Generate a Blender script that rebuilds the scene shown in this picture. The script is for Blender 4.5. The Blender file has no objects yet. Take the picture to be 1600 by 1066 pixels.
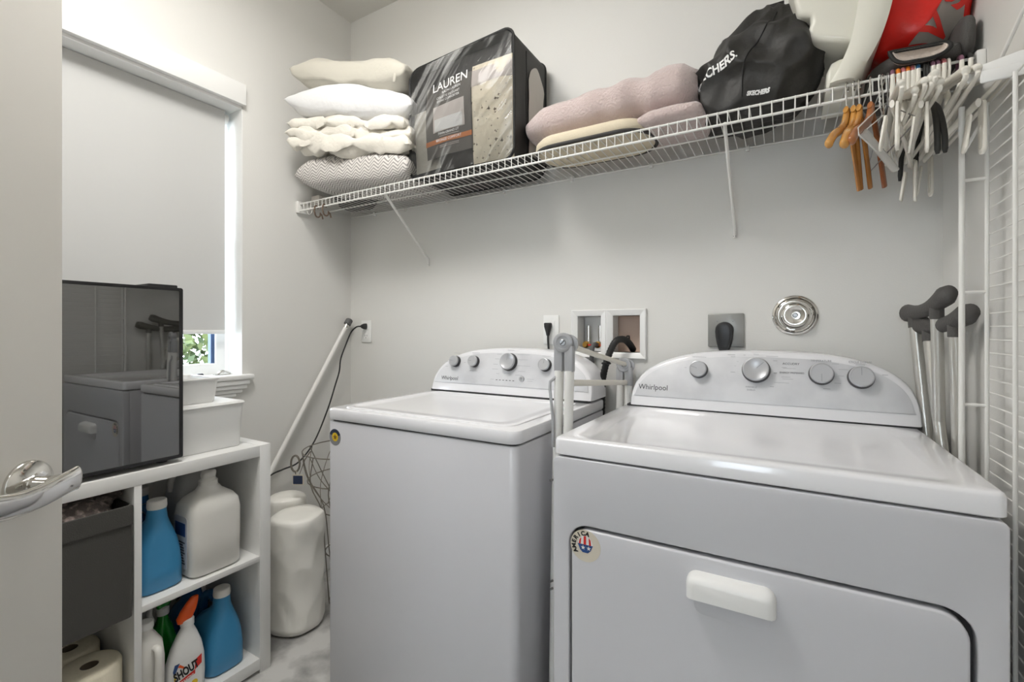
import bpy, bmesh, math, random
from mathutils import Vector, Matrix, noise
from mathutils.bvhtree import BVHTree

sc = bpy.context.scene
COL = sc.collection
PI = math.pi
R = math.radians

# ------------------------------------------------------------------ camera
cam_d = bpy.data.cameras.new('camera')
cam_d.sensor_width = 36.0
cam_d.lens = 728.0 / 1600.0 * 36.0
cam_d.shift_y = -0.010
cam_d.clip_start = 0.02
cam = bpy.data.objects.new('camera', cam_d)
cam.location = (0, 0, 1.165)
cam.rotation_euler = (R(90), 0, R(30.3))
COL.objects.link(cam)
sc.camera = cam

# ------------------------------------------------------------------ light
world = bpy.data.worlds.new('daylight')
sc.world = world
world.use_nodes = True
bg = world.node_tree.nodes['Background']
bg.inputs[0].default_value = (0.80, 0.90, 1.0, 1)
bg.inputs[1].default_value = 9.0

def area(name, loc, rot, size, power, color=(1, 0.99, 0.975), shape='DISK'):
    l = bpy.data.lights.new(name, 'AREA')
    l.shape = shape
    l.size = size
    l.energy = power
    l.color = color
    o = bpy.data.objects.new(name, l)
    o.location = loc
    o.rotation_euler = rot
    COL.objects.link(o)
    return o

area('ceiling_lamp_light', (-1.05, 0.50, 2.590), (0, 0, 0), 0.56, 12.0)
area('hall_fill_light', (-0.30, -1.00, 2.590), (0, 0, 0), 0.34, 3.0)  # added fill from behind the camera, housed in an unseen hall lamp
portal = area('added_window_portal', (-0.25, -1.97, 1.45), (R(90), 0, 0), 0.6, 1.0, shape='RECTANGLE')  # sampling portal for the added hall window
portal.data.size_y = 0.9
portal.data.cycles.is_portal = True

sc.view_settings.view_transform = 'Standard'
sc.view_settings.look = 'None'
sc.view_settings.gamma = 1.0
sc.view_settings.use_curve_mapping = False
sc.view_settings.exposure = 0.12

# ------------------------------------------------------------------ materials
def lin(c):
    out = []
    for v in c[:3]:
        v = v / 255.0
        out.append(v / 12.92 if v <= 0.04045 else ((v + 0.055) / 1.055) ** 2.4)
    return tuple(out) + (1.0,)

def mat(name, col, rough=0.5, metal=0.0, bump=None, vary=None, coat=0.0, ior=None, sheen=0.0, trans=0.0, alpha=1.0, emit=None, sub=0.0):
    m = bpy.data.materials.new(name)
    m.use_nodes = True
    nt = m.node_tree
    b = nt.nodes['Principled BSDF']
    b.inputs['Base Color'].default_value = lin(col)
    b.inputs['Roughness'].default_value = rough
    b.inputs['Metallic'].default_value = metal
    b.inputs['Coat Weight'].default_value = coat
    b.inputs['Coat Roughness'].default_value = 0.06
    b.inputs['Sheen Weight'].default_value = sheen
    b.inputs['Transmission Weight'].default_value = trans
    b.inputs['Alpha'].default_value = alpha
    if ior:
        b.inputs['IOR'].default_value = ior
    if emit:
        b.inputs['Emission Color'].default_value = lin(emit[0])
        b.inputs['Emission Strength'].default_value = emit[1]
    tc = nt.nodes.new('ShaderNodeTexCoord')
    if vary:                                   # (scale, second colour, low, high)
        n = nt.nodes.new('ShaderNodeTexNoise')
        n.inputs['Scale'].default_value = vary[0]
        n.inputs['Detail'].default_value = 6
        nt.links.new(tc.outputs['Object'], n.inputs['Vector'])
        r = nt.nodes.new('ShaderNodeValToRGB')
        r.color_ramp.elements[0].position = vary[2]
        r.color_ramp.elements[1].position = vary[3]
        r.color_ramp.elements[0].color = lin(col)
        r.color_ramp.elements[1].color = lin(vary[1])
        nt.links.new(n.outputs['Fac'], r.inputs['Fac'])
        nt.links.new(r.outputs['Color'], b.inputs['Base Color'])
    if bump:                                   # (scale, strength)
        n2 = nt.nodes.new('ShaderNodeTexNoise')
        n2.inputs['Scale'].default_value = bump[0]
        n2.inputs['Detail'].default_value = 4
        nt.links.new(tc.outputs['Object'], n2.inputs['Vector'])
        bp = nt.nodes.new('ShaderNodeBump')
        bp.inputs['Strength'].default_value = bump[1]
        bp.inputs['Distance'].default_value = 0.01
        nt.links.new(n2.outputs['Fac'], bp.inputs['Height'])
        nt.links.new(bp.outputs['Normal'], b.inputs['Normal'])
    return m

M = {}
M['wall'] = mat('wall_paint', (222, 221, 217), 0.62, bump=(220, 0.05))
M['ceil'] = mat('ceiling_paint', (226, 224, 219), 0.8, bump=(160, 0.06))
M['trim'] = mat('white_trim_paint', (238, 238, 236), 0.35)
M['door'] = mat('door_paint', (220, 217, 210), 0.42, bump=(60, 0.02))
M['floor'] = mat('grey_marble_floor', (206, 205, 202), 0.28, vary=(7.0, (140, 139, 137), 0.40, 0.62), bump=(30, 0.03))
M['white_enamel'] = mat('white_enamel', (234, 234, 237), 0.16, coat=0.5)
M['enamel_shaded'] = mat('white_enamel_shaded', (210, 210, 214), 0.33, coat=0.2)  # greyer than the tops: shade of the front faces put into the colour
M['white_plastic'] = mat('white_plastic', (236, 236, 234), 0.35)
M['warm_plastic'] = mat('ivory_white_plastic', (228, 224, 213), 0.38)
M['seam'] = mat('dark_seam', (60, 60, 62), 0.7)
M['knob_black'] = mat('knob_skirt_black', (40, 40, 42), 0.35)
M['knob'] = mat('knob_silver', (186, 187, 190), 0.32, metal=0.35)
M['print'] = mat('grey_print', (142, 144, 148), 0.6)
M['faint'] = mat('faint_grey_print', (172, 174, 178), 0.6)
M['print_dark'] = mat('dark_print', (62, 64, 70), 0.55)
M['chrome'] = mat('chrome', (220, 218, 214), 0.10, metal=1.0)
M['brass'] = mat('brass', (190, 150, 80), 0.25, metal=1.0)
M['copper'] = mat('copper_brown_backing', (214, 190, 174), 0.7)
M['black_rubber'] = mat('black_rubber', (32, 32, 33), 0.5, bump=(80, 0.1))
M['black_plastic'] = mat('black_plastic', (26, 26, 28), 0.35)
M['grey_rubber'] = mat('grey_rubber', (92, 92, 92), 0.7, bump=(150, 0.15))
M['grey_plastic'] = mat('grey_joint_plastic', (168, 169, 172), 0.42)
M['steel_plate'] = mat('grey_steel_plate', (150, 150, 147), 0.35, metal=0.5)
M['alu'] = mat('brushed_aluminium', (205, 203, 197), 0.32, metal=0.75)
M['screw'] = mat('screw_steel', (150, 150, 150), 0.3, metal=0.9)
M['wire'] = mat('white_coated_wire', (232, 231, 227), 0.35)
M['laminate'] = mat('white_laminate', (232, 232, 230), 0.38)
M['glass_dark'] = mat('dark_mirror_glass', (30, 30, 25), 0.02, ior=2.7)
M['blue_plastic'] = mat('blue_jug_plastic', (62, 142, 190), 0.34)
M['blue_liquid'] = mat('deep_blue_jug_plastic', (36, 96, 150), 0.2, coat=0.3)
M['blue_dark'] = mat('dark_blue_translucent', (28, 74, 118), 0.15, coat=0.5)
M['jug_white'] = mat('white_jug_plastic', (228, 226, 220), 0.36)
M['jug_grey'] = mat('translucent_jug_plastic', (196, 196, 194), 0.3)
M['green'] = mat('green_bottle', (18, 130, 34), 0.22, coat=0.3)
M['orange'] = mat('orange_nozzle', (236, 92, 24), 0.35)
M['red_print'] = mat('red_print', (214, 44, 34), 0.5)
M['yellow_print'] = mat('yellow_print', (232, 196, 40), 0.5)
M['blue_print'] = mat('blue_print', (40, 74, 130), 0.5)
M['black_print'] = mat('black_print', (18, 18, 20), 0.5)
M['white_print'] = mat('white_print', (236, 236, 234), 0.5)
M['label_pale'] = mat('pale_label', (206, 206, 210), 0.4)
M['bin_fabric'] = mat('charcoal_bin_fabric', (74, 73, 70), 0.85, bump=(400, 0.25))
M['knit'] = mat('brown_grey_knit', (96, 88, 84), 0.95, vary=(60, (170, 154, 148), 0.5, 0.68), bump=(260, 0.6))
M['tissue'] = mat('cream_tissue_paper', (232, 224, 202), 0.9, bump=(120, 0.2))
M['tissue_core'] = mat('cardboard_core', (120, 108, 94), 0.9)
M['bag_white'] = mat('white_thin_plastic', (244, 242, 235), 0.34, bump=(12, 0.20))
M['wire_brown'] = mat('grey_brown_wire', (128, 122, 112), 0.4, metal=0.4)
M['tag_navy'] = mat('navy_tag', (40, 52, 78), 0.5)
M['tag_paper'] = mat('tag_paper', (214, 206, 190), 0.7)
M['pillow_white'] = mat('white_cotton', (226, 226, 226), 0.9, bump=(45, 0.25), sheen=0.2)
M['pillow_cream'] = mat('cream_cotton', (198, 194, 182), 0.9, bump=(40, 0.25), sheen=0.2)
M['duvet'] = mat('ivory_crumpled_cotton', (224, 219, 208), 0.9, bump=(38, 0.45), sheen=0.2)
M['pink'] = mat('dusty_pink_plush', (204, 186, 182), 0.95, bump=(140, 0.7), sheen=0.5)
M['beige_pad'] = mat('beige_fabric_pad', (214, 202, 178), 0.85, bump=(200, 0.2))
M['charcoal_trim'] = mat('charcoal_trim', (56, 54, 52), 0.7)
M['vinyl_black'] = mat('black_bag_fabric', (44, 43, 42), 0.55, bump=(300, 0.12))
M['card'] = mat('grey_card_insert', (104, 100, 94), 0.6)
M['card_photo'] = mat('card_photo_bed', (214, 206, 200), 0.6)
M['card_orange'] = mat('card_orange_band', (206, 128, 70), 0.6)
M['sack'] = mat('black_nylon_sack', (42, 41, 39), 0.58, bump=(34, 0.4))
M['tub'] = mat('white_moulded_plastic', (224, 222, 210), 0.3)
M['red_bag'] = mat('red_bag_plastic', (214, 34, 26), 0.32, bump=(30, 0.3))
M['pale_bag'] = mat('pale_grey_bag_plastic', (196, 190, 182), 0.45, bump=(30, 0.2))
M['grey_carrier'] = mat('charcoal_carrier_fabric', (82, 80, 78), 0.8, bump=(260, 0.2))
M['black_piping'] = mat('black_piping', (22, 22, 22), 0.6)
M['fleece'] = mat('cream_fleece', (206, 192, 180), 0.95, bump=(160, 0.5), sheen=0.3)
M['wood'] = mat('varnished_wood', (204, 148, 72), 0.25, vary=(14, (176, 116, 54), 0.4, 0.62), coat=0.5)
M['wood_red'] = mat('reddish_varnished_wood', (168, 104, 56), 0.28, vary=(14, (142, 80, 42), 0.4, 0.62), coat=0.5)
M['purple'] = mat('mauve_sleeve', (126, 84, 104), 0.5)
M['rose'] = mat('rose_sleeve', (186, 110, 112), 0.5)
M['orange_sleeve'] = mat('orange_sleeve', (232, 132, 36), 0.45)
M['blue_sleeve'] = mat('blue_sleeve', (40, 92, 136), 0.45)
M['hanger_white'] = mat('white_hanger_plastic', (236, 232, 222), 0.32)
M['hanger_clear'] = mat('milky_clear_plastic', (224, 222, 216), 0.2, alpha=0.75)
M['hanger_black'] = mat('black_velvet_hanger', (44, 44, 42), 0.6)
M['foam'] = mat('crutch_grey_foam', (84, 82, 80), 0.8, bump=(200, 0.2))
M['leaf'] = mat('green_leaves', (58, 74, 44), 0.6, vary=(8, (98, 108, 66), 0.4, 0.6))
M['bark'] = mat('bark', (96, 80, 62), 0.9)
M['glass'] = mat('window_glass', (255, 255, 255), 0.0, trans=1.0, ior=1.01)
M['blue_frame'] = mat('blue_window_edge', (70, 96, 136), 0.5)
M['lamp'] = mat('lamp_diffuser', (255, 250, 240), 0.5, emit=((255, 251, 245), 9.0))
M['pewter'] = mat('aged_bronze', (118, 100, 86), 0.4, metal=0.6)

# brushed silver console face with a soft dusty patch
def console_face():
    m = mat('console_silver_face', (214, 215, 218), 0.38, metal=0.12, vary=(9, (198, 199, 203), 0.45, 0.7))
    return m
M['console'] = console_face()

# roller shade: a thin cloth that lets some daylight through
def shade_mat():
    m = bpy.data.materials.new('roller_shade_cloth')
    m.use_nodes = True
    nt = m.node_tree
    nt.nodes.remove(nt.nodes['Principled BSDF'])
    d = nt.nodes.new('ShaderNodeBsdfDiffuse'); d.inputs[0].default_value = lin((206, 206, 204))
    t = nt.nodes.new('ShaderNodeBsdfTranslucent'); t.inputs[0].default_value = lin((228, 230, 232))
    mx = nt.nodes.new('ShaderNodeMixShader'); mx.inputs[0].default_value = 0.035
    nt.links.new(d.outputs[0], mx.inputs[1]); nt.links.new(t.outputs[0], mx.inputs[2])
    nt.links.new(mx.outputs[0], nt.nodes['Material Output'].inputs[0])
    return m
M['shade'] = shade_mat()

# clear vinyl film: mostly transparent with crumpled gloss
def film_mat():
    m = bpy.data.materials.new('clear_vinyl_film')
    m.use_nodes = True
    nt = m.node_tree
    nt.nodes.remove(nt.nodes['Principled BSDF'])
    tr = nt.nodes.new('ShaderNodeBsdfTransparent'); tr.inputs[0].default_value = (0.98, 0.98, 0.98, 1)
    gl = nt.nodes.new('ShaderNodeBsdfGlossy'); gl.inputs['Roughness'].default_value = 0.10
    tc = nt.nodes.new('ShaderNodeTexCoord')
    mp = nt.nodes.new('ShaderNodeMapping')
    vr = nt.nodes.new('ShaderNodeVectorRotate'); vr.rotation_type = 'Y_AXIS'; vr.inputs['Angle'].default_value = R(-38)
    mp.inputs['Scale'].default_value = (26, 6, 2.2)
    nz = nt.nodes.new('ShaderNodeTexNoise'); nz.inputs['Scale'].default_value = 1.6; nz.inputs['Detail'].default_value = 3
    bp = nt.nodes.new('ShaderNodeBump'); bp.inputs['Strength'].default_value = 0.25; bp.inputs['Distance'].default_value = 0.012
    fr = nt.nodes.new('ShaderNodeFresnel'); fr.inputs['IOR'].default_value = 1.28
    mx = nt.nodes.new('ShaderNodeMixShader')
    L = nt.links.new
    L(tc.outputs['Object'], vr.inputs['Vector']); L(vr.outputs[0], mp.inputs['Vector']); L(mp.outputs[0], nz.inputs['Vector'])
    L(nz.outputs['Fac'], bp.inputs['Height']); L(bp.outputs[0], gl.inputs['Normal']); L(bp.outputs[0], fr.inputs['Normal'])
    L(fr.outputs[0], mx.inputs[0]); L(tr.outputs[0], mx.inputs[1]); L(gl.outputs[0], mx.inputs[2])
    hz = nt.nodes.new('ShaderNodeBsdfDiffuse'); hz.inputs[0].default_value = (0.8, 0.8, 0.78, 1)  # pale crease haze, with sheen streaks put in as diffuse colour
    cr = nt.nodes.new('ShaderNodeMapRange'); cr.inputs[1].default_value = 0.50; cr.inputs[2].default_value = 0.78; cr.inputs[3].default_value = 0.03; cr.inputs[4].default_value = 0.34
    mh = nt.nodes.new('ShaderNodeMixShader')
    n3 = nt.nodes.new('ShaderNodeTexNoise'); n3.inputs['Scale'].default_value = 5.5; n3.inputs['Detail'].default_value = 1
    pm = nt.nodes.new('ShaderNodeMath'); pm.operation = 'MULTIPLY_ADD'; pm.inputs[1].default_value = 0.9; pm.inputs[2].default_value = -0.45
    ad = nt.nodes.new('ShaderNodeMath'); ad.operation = 'ADD'
    L(tc.outputs['Object'], n3.inputs['Vector']); L(n3.outputs['Fac'], pm.inputs[0]); L(pm.outputs[0], ad.inputs[0]); L(nz.outputs['Fac'], ad.inputs[1])
    L(ad.outputs[0], cr.inputs[0]); L(cr.outputs[0], mh.inputs[0]); L(mx.outputs[0], mh.inputs[1]); L(hz.outputs[0], mh.inputs[2])
    L(mh.outputs[0], nt.nodes['Material Output'].inputs[0])
    return m
M['film'] = film_mat()

# woven zigzag print
def chevron_mat():
    m = mat('zigzag_print_cotton', (226, 222, 216), 0.9, bump=(60, 0.2))
    nt = m.node_tree
    b = nt.nodes['Principled BSDF']
    tc = nt.nodes.new('ShaderNodeTexCoord')
    sp = nt.nodes.new('ShaderNodeSeparateXYZ')
    nt.links.new(tc.outputs['Object'], sp.inputs[0])
    def mth(op, a, bb=None, c=None):
        n = nt.nodes.new('ShaderNodeMath'); n.operation = op
        for i, v in enumerate((a, bb, c)):
            if v is None: continue
            if isinstance(v, (int, float)): n.inputs[i].default_value = v
            else: nt.links.new(v, n.inputs[i])
        return n.outputs[0]
    zig = mth('PINGPONG', mth('ADD', sp.outputs['X'], 10.0), 0.024)
    run = mth('ADD', sp.outputs['Z'], mth('MULTIPLY', sp.outputs['Y'], -0.8))
    ph = mth('ADD', run, mth('MULTIPLY', zig, 0.8))
    sn = mth('SINE', mth('MULTIPLY', ph, 2 * PI / 0.0130))
    msk = mth('GREATER_THAN', sn, 0.35)
    mx = nt.nodes.new('ShaderNodeMix'); mx.data_type = 'RGBA'
    mx.inputs[6].default_value = lin((212, 208, 203)); mx.inputs[7].default_value = lin((144, 140, 138))
    nt.links.new(msk, mx.inputs[0]); nt.links.new(mx.outputs[2], b.inputs['Base Color'])
    return m
M['chevron'] = chevron_mat()

def floral_mat():
    m = mat('floral_print_cotton', (228, 218, 196), 0.85, bump=(30, 0.3))
    nt = m.node_tree
    b = nt.nodes['Principled BSDF']
    tc = nt.nodes.new('ShaderNodeTexCoord')
    v = nt.nodes.new('ShaderNodeTexVoronoi'); v.inputs['Scale'].default_value = 42
    v.distance = 'MINKOWSKI'
    v.inputs['Exponent'].default_value = 0.5
    nt.links.new(tc.outputs['Object'], v.inputs['Vector'])
    r = nt.nodes.new('ShaderNodeValToRGB')
    r.color_ramp.elements[0].position = 0.60; r.color_ramp.elements[0].color = lin((112, 98, 80))
    r.color_ramp.elements[1].position = 0.80; r.color_ramp.elements[1].color = lin((244, 235, 214))
    nt.links.new(v.outputs['Distance'], r.inputs['Fac'])
    nt.links.new(r.outputs['Color'], b.inputs['Base Color'])
    return m
M['floral'] = floral_mat()

# ------------------------------------------------------------------ builders
def link_mesh(name, me, m=None, parent=None, smooth=40.0, local=False):
    if m is not None:
        me.materials.clear()
        me.materials.append(M[m] if isinstance(m, str) else m)
    if smooth:
        me.polygons.foreach_set('use_smooth', [True] * len(me.polygons))
        me.set_sharp_from_angle(angle=R(smooth))
    o = bpy.data.objects.new(name, me)
    COL.objects.link(o)
    if parent is not None:
        o.parent = parent
        if not local:
            o.matrix_parent_inverse = base_matrix(parent).inverted()
    return o

BASE = {}
def base_matrix(p):
    return BASE.get(p.name, Matrix.Identity(4))

def obj(name, bm, m, parent=None, smooth=40.0, local=False, recalc=True):
    me = bpy.data.meshes.new(name)
    if recalc: bmesh.ops.recalc_face_normals(bm, faces=bm.faces[:])
    bm.to_mesh(me)
    bm.free()
    return link_mesh(name, me, m, parent, smooth, local)

def tag(o, label, cat, group=None):
    o['label'] = label
    o['category'] = cat
    if group:
        o['group'] = group
    return o

def struct(o):
    o['kind'] = 'structure'
    return o

def thing(name, label, cat, loc=(0, 0, 0), rotz=0.0, group=None, rot=None):
    o = bpy.data.objects.new(name, None)
    o.empty_display_size = 0.05
    COL.objects.link(o)
    o.location = loc
    o.rotation_euler = rot if rot else (0, 0, rotz)
    from mathutils import Euler
    BASE[o.name] = Matrix.Translation(loc) @ Euler(o.rotation_euler).to_matrix().to_4x4()
    return tag(o, label, cat, group)

def dup(root, loc, label, rot=None, scale=None, mats=None):
    r = root.copy(); COL.objects.link(r)
    r.location = loc
    if rot: r.rotation_euler = rot
    if scale: r.scale = scale
    r['label'] = label
    for ch in list(root.children):
        c = ch.copy(); COL.objects.link(c); c.parent = r
        if mats and ch.name.split('.')[0] in mats:
            c.data = c.data.copy(); c.data.materials.clear(); c.data.materials.append(M[mats[ch.name.split('.')[0]]])
        for g in ch.children:
            d = g.copy(); COL.objects.link(d); d.parent = c
    return r

def box(bm, x0, x1, y0, y1, z0, z1, bev=0.0, seg=2):
    mtx = Matrix.Translation(((x0 + x1) / 2, (y0 + y1) / 2, (z0 + z1) / 2)) @ Matrix.Diagonal((x1 - x0, y1 - y0, z1 - z0, 1))
    r = bmesh.ops.create_cube(bm, size=1.0, matrix=mtx)
    if bev > 0:
        es = set()
        for v in r['verts']:
            es.update(v.link_edges)
        bmesh.ops.bevel(bm, geom=list(es), offset=bev, segments=seg, profile=0.5, affect='EDGES', clamp_overlap=True)
    return bm

def B(*a, **k):
    return box(bmesh.new(), *a, **k)

def rbox(x0, x1, y0, y1, z0, z1, rv, bev=0.004, seg=5):
    """box with rounded vertical edges and softened top and bottom"""
    bm = bmesh.new()
    loop = rrect(x0, x1, y0, y1, rv, seg)
    prof = [(bev, 0), (bev * 0.3, bev * 0.3), (0, bev)]
    rings = []
    cx, cy = (x0 + x1) / 2, (y0 + y1) / 2
    def ring(ins, z):
        sx = 1 - 2 * ins / (x1 - x0); sy = 1 - 2 * ins / (y1 - y0)
        return [bm.verts.new((cx + (x - cx) * sx, cy + (y - cy) * sy, z)) for x, y in loop]
    for ins, dz in prof: rings.append(ring(ins, z0 + dz))
    for ins, dz in reversed(prof): rings.append(ring(ins, z1 - dz))
    skin(bm, rings)
    return bm

def skin(bm, rings, cap=True, closed=True):
    n = len(rings[0])
    for a, b in zip(rings[:-1], rings[1:]):
        for i in range(n if closed else n - 1):
            j = (i + 1) % n
            try: bm.faces.new((a[i], a[j], b[j], b[i]))
            except ValueError: pass
    if cap:
        for rg in (rings[0], rings[-1]):
            try: bm.faces.new(rg)
            except ValueError: pass

def rrect(x0, x1, y0, y1, r, seg=5):
    pts = []
    for cx, cy, a0 in ((x1 - r, y1 - r, 0), (x0 + r, y1 - r, 90), (x0 + r, y0 + r, 180), (x1 - r, y0 + r, 270)):
        for k in range(seg + 1):
            a = R(a0 + 90.0 * k / seg)
            pts.append((cx + r * math.cos(a), cy + r * math.sin(a)))
    return pts

def tube(pts, r, n=8, closed=False, bm=None, flat=None, up=None, cap=True):
    """sweep a circle (or an ellipse flat=(a,b)) along a polyline; r may be a list"""
    bm = bm or bmesh.new()
    P = [Vector(p) for p in pts]
    m = len(P)
    rs = r if isinstance(r, (list, tuple)) else [r] * m
    T = []
    for i in range(m):
        if closed: t = P[(i + 1) % m] - P[i - 1]
        elif i == 0: t = P[1] - P[0]
        elif i == m - 1: t = P[-1] - P[-2]
        else: t = (P[i + 1] - P[i]).normalized() + (P[i] - P[i - 1]).normalized()
        T.append(t.normalized())
    ref = Vector(up) if up else (Vector((0, 0, 1)) if abs(T[0].z) < 0.9 else Vector((1, 0, 0)))
    nrm = (ref - T[0] * ref.dot(T[0])).normalized()
    rings = []
    for i in range(m):
        if i:
            nrm = (nrm - T[i] * nrm.dot(T[i]))
            nrm = nrm.normalized() if nrm.length > 1e-6 else T[i].orthogonal().normalized()
        bn = T[i].cross(nrm)
        a, b = (flat if flat else (1, 1))
        rings.append([bm.verts.new(P[i] + (nrm * math.cos(2 * PI * k / n) * a + bn * math.sin(2 * PI * k / n) * b) * rs[i]) for k in range(n)])
    if closed: rings.append(rings[0])
    skin(bm, rings, cap=cap and not closed)
    return bm

def cyl(p0, p1, r, n=20, bm=None, r2=None):
    return tube([p0, p1], [r, r2 if r2 is not None else r], n, bm=bm)

def spline(pts, sub=6):
    """catmull-rom through the points"""
    P = [Vector(p) for p in pts]
    out = []
    for i in range(len(P) - 1):
        p0 = P[i - 1] if i else P[0] * 2 - P[1]
        p1, p2 = P[i], P[i + 1]
        p3 = P[i + 2] if i + 2 < len(P) else P[-1] * 2 - P[-2]
        for k in range(sub):
            t = k / sub
            out.append(0.5 * ((2 * p1) + (p2 - p0) * t + (2 * p0 - 5 * p1 + 4 * p2 - p3) * t * t + (3 * p1 - p0 - 3 * p2 + p3) * t ** 3))
    out.append(P[-1])
    return out

def lathe(prof, n=32, mtx=None, bm=None):
    """prof: list of (radius, height) about local Z"""
    bm = bm or bmesh.new()
    mtx = mtx or Matrix.Identity(4)
    rings = []
    for r, z in prof:
        rings.append([bm.verts.new(mtx @ Vector((max(r, 1e-5) * math.cos(2 * PI * k / n), max(r, 1e-5) * math.sin(2 * PI * k / n), z))) for k in range(n)])
    skin(bm, rings)
    return bm

def plate(loops, depth, mtx=None, bev=0.0):
    """filled 2-D outline (holes allowed) given thickness; local XY outline, Z thickness (0..depth)"""
    cu = bpy.data.curves.new('tmp', 'CURVE')
    cu.dimensions = '2D'
    cu.fill_mode = 'BOTH'
    cu.extrude = depth / 2 - bev
    cu.bevel_depth = bev
    cu.bevel_resolution = 2
    if bev: cu.offset = -bev
    for lp in loops:
        s = cu.splines.new('POLY')
        s.points.add(len(lp) - 1)
        for i, (x, y) in enumerate(lp): s.points[i].co = (x, y, 0, 1)
        s.use_cyclic_u = True
    o = bpy.data.objects.new('tmp', cu)
    me = bpy.data.meshes.new_from_object(o)
    bpy.data.objects.remove(o); bpy.data.curves.remove(cu)
    bm = bmesh.new(); bm.from_mesh(me); bpy.data.meshes.remove(me)
    bmesh.ops.remove_doubles(bm, verts=bm.verts[:], dist=1e-6)
    bmesh.ops.translate(bm, verts=bm.verts[:], vec=(0, 0, depth / 2))
    if mtx: bmesh.ops.transform(bm, matrix=mtx, verts=bm.verts[:])
    return bm

def frame(o, x, y, z=None):
    """matrix from origin and two axes"""
    x = Vector(x).normalized(); y = Vector(y); y = (y - x * y.dot(x)).normalized(); z = x.cross(y)
    m = Matrix((x, y, z)).transposed().to_4x4()
    m.translation = Vector(o)
    return m

def front(o):      # outline X -> world X, Y -> world Z, thickness towards -Y
    return frame(o, (1, 0, 0), (0, 0, 1))

def text_bm(s, size, mtx, extrude=0.0004, bold=0.0, shear=0.0, align='LEFT', sx=1.0):
    cu = bpy.data.curves.new('txt', 'FONT')
    cu.body = s; cu.size = size; cu.extrude = extrude; cu.offset = bold; cu.shear = shear
    cu.align_x = align; cu.resolution_u = 3
    o = bpy.data.objects.new('txt', cu)
    me = bpy.data.meshes.new_from_object(o)
    bpy.data.objects.remove(o); bpy.data.curves.remove(cu)
    bm = bmesh.new(); bm.from_mesh(me); bpy.data.meshes.remove(me)
    if sx != 1.0: bmesh.ops.scale(bm, vec=(sx, 1, 1), verts=bm.verts[:])
    bmesh.ops.transform(bm, matrix=mtx, verts=bm.verts[:])
    return bm

def text(name, s, size, mtx, m, parent, **k):
    return obj(name, text_bm(s, size, mtx, **k), m, parent, smooth=None)

def nz(p, f, seed=0.0):
    return noise.noise(Vector((p[0] * f + seed, p[1] * f - seed * 1.7, p[2] * f + seed * 0.6)))

def cushion(c, h, rotz=0.0, p=4.0, seg=36, wr=0.006, wf=9.0, seed=1.0, pw=0.5, tilt=(0, 0), crease=0.0, flat_bottom=0.55):
    bm = bmesh.new()
    hx, hy, hz = h
    rot = Matrix.Rotation(rotz, 3, 'Z') @ Matrix.Rotation(tilt[0], 3, 'X') @ Matrix.Rotation(tilt[1], 3, 'Y')
    C = Vector(c)
    grid = {}
    def pt(i, j, sgn):
        u = -1 + 2 * i / seg; v = -1 + 2 * j / seg
        e = max(0.0, (1 - abs(u) ** p) * (1 - abs(v) ** p)) ** pw
        # sides pulled in between the corners
        px = u * hx * (1 - 0.06 * (1 - v * v) * abs(u) ** 3)
        py = v * hy * (1 - 0.06 * (1 - u * u) * abs(v) ** 3)
        z = sgn * hz * e * (1.0 if sgn > 0 else flat_bottom * 1.0)
        q = Vector((px, py, z))
        w = nz(q, wf, seed) * wr * (0.35 + e)
        w2 = nz(q, wf * 2.3, seed + 7) * wr * 0.5 * (0.35 + e)
        if crease: w += crease * (0.35 + e) * (abs(nz((q.x * 0.45 + q.y * 0.3, q.y * 1.5, q.z * 3.0), wf * 1.2, seed + 3)) ** 0.7 - 0.3)
        q.z += (w + w2) * sgn
        q.x += nz(q, wf * 0.8, seed + 11) * wr * 1.3
        q.y += nz(q, wf * 0.8, seed + 17) * wr * 1.3
        return C + rot @ q
    for sgn in (1, -1):
        for i in range(seg + 1):
            for j in range(seg + 1):
                edge = i in (0, seg) or j in (0, seg)
                if edge and sgn < 0: grid[(i, j, sgn)] = grid[(i, j, 1)]
                else: grid[(i, j, sgn)] = bm.verts.new(pt(i, j, sgn))
    for sgn in (1, -1):
        for i in range(seg):
            for j in range(seg):
                bm.faces.new((grid[(i, j, sgn)], grid[(i + 1, j, sgn)], grid[(i + 1, j + 1, sgn)], grid[(i, j + 1, sgn)]))
    return bm

def blob(c, rad, n=2.4, sub=5, amps=((2.0, 0.02), (6.0, 0.008)), seed=0.0, zmin=None, ridge=0.0, rf=7.0, fn=None):
    bm = bmesh.new()
    bmesh.ops.create_icosphere(bm, subdivisions=sub, radius=1.0)
    C = Vector(c)
    for v in bm.verts:
        d = v.co.normalized()
        k = (abs(d.x) ** n + abs(d.y) ** n + abs(d.z) ** n) ** (-1.0 / n)
        q = Vector((d.x * k * rad[0], d.y * k * rad[1], d.z * k * rad[2]))
        off = 0.0
        for f, a in amps: off += nz(q, f, seed) * a
        if ridge: off += ridge * (0.4 - abs(nz(q, rf, seed + 5)) * 1.6)
        q += d * off
        if fn: q = fn(q)
        q = C + q
        if zmin is not None and q.z < zmin: q.z = zmin + 0.002 * nz(q, 12, seed)
        v.co = q
    return bm

def loft(sections, n=28, m=None):
    """sections: (cx, cy, z, hx, hy, exponent) stacked superellipses"""
    bm = bmesh.new()
    rings = []
    for cx, cy, z, hx, hy, e in sections:
        rg = []
        for k in range(n):
            a = 2 * PI * k / n
            ca, sa = math.cos(a), math.sin(a)
            q = Vector((cx + hx * math.copysign(abs(ca) ** (2 / e), ca), cy + hy * math.copysign(abs(sa) ** (2 / e), sa), z))
            rg.append(bm.verts.new(m @ q if m else q))
        rings.append(rg)
    skin(bm, rings)
    return bm

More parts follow.
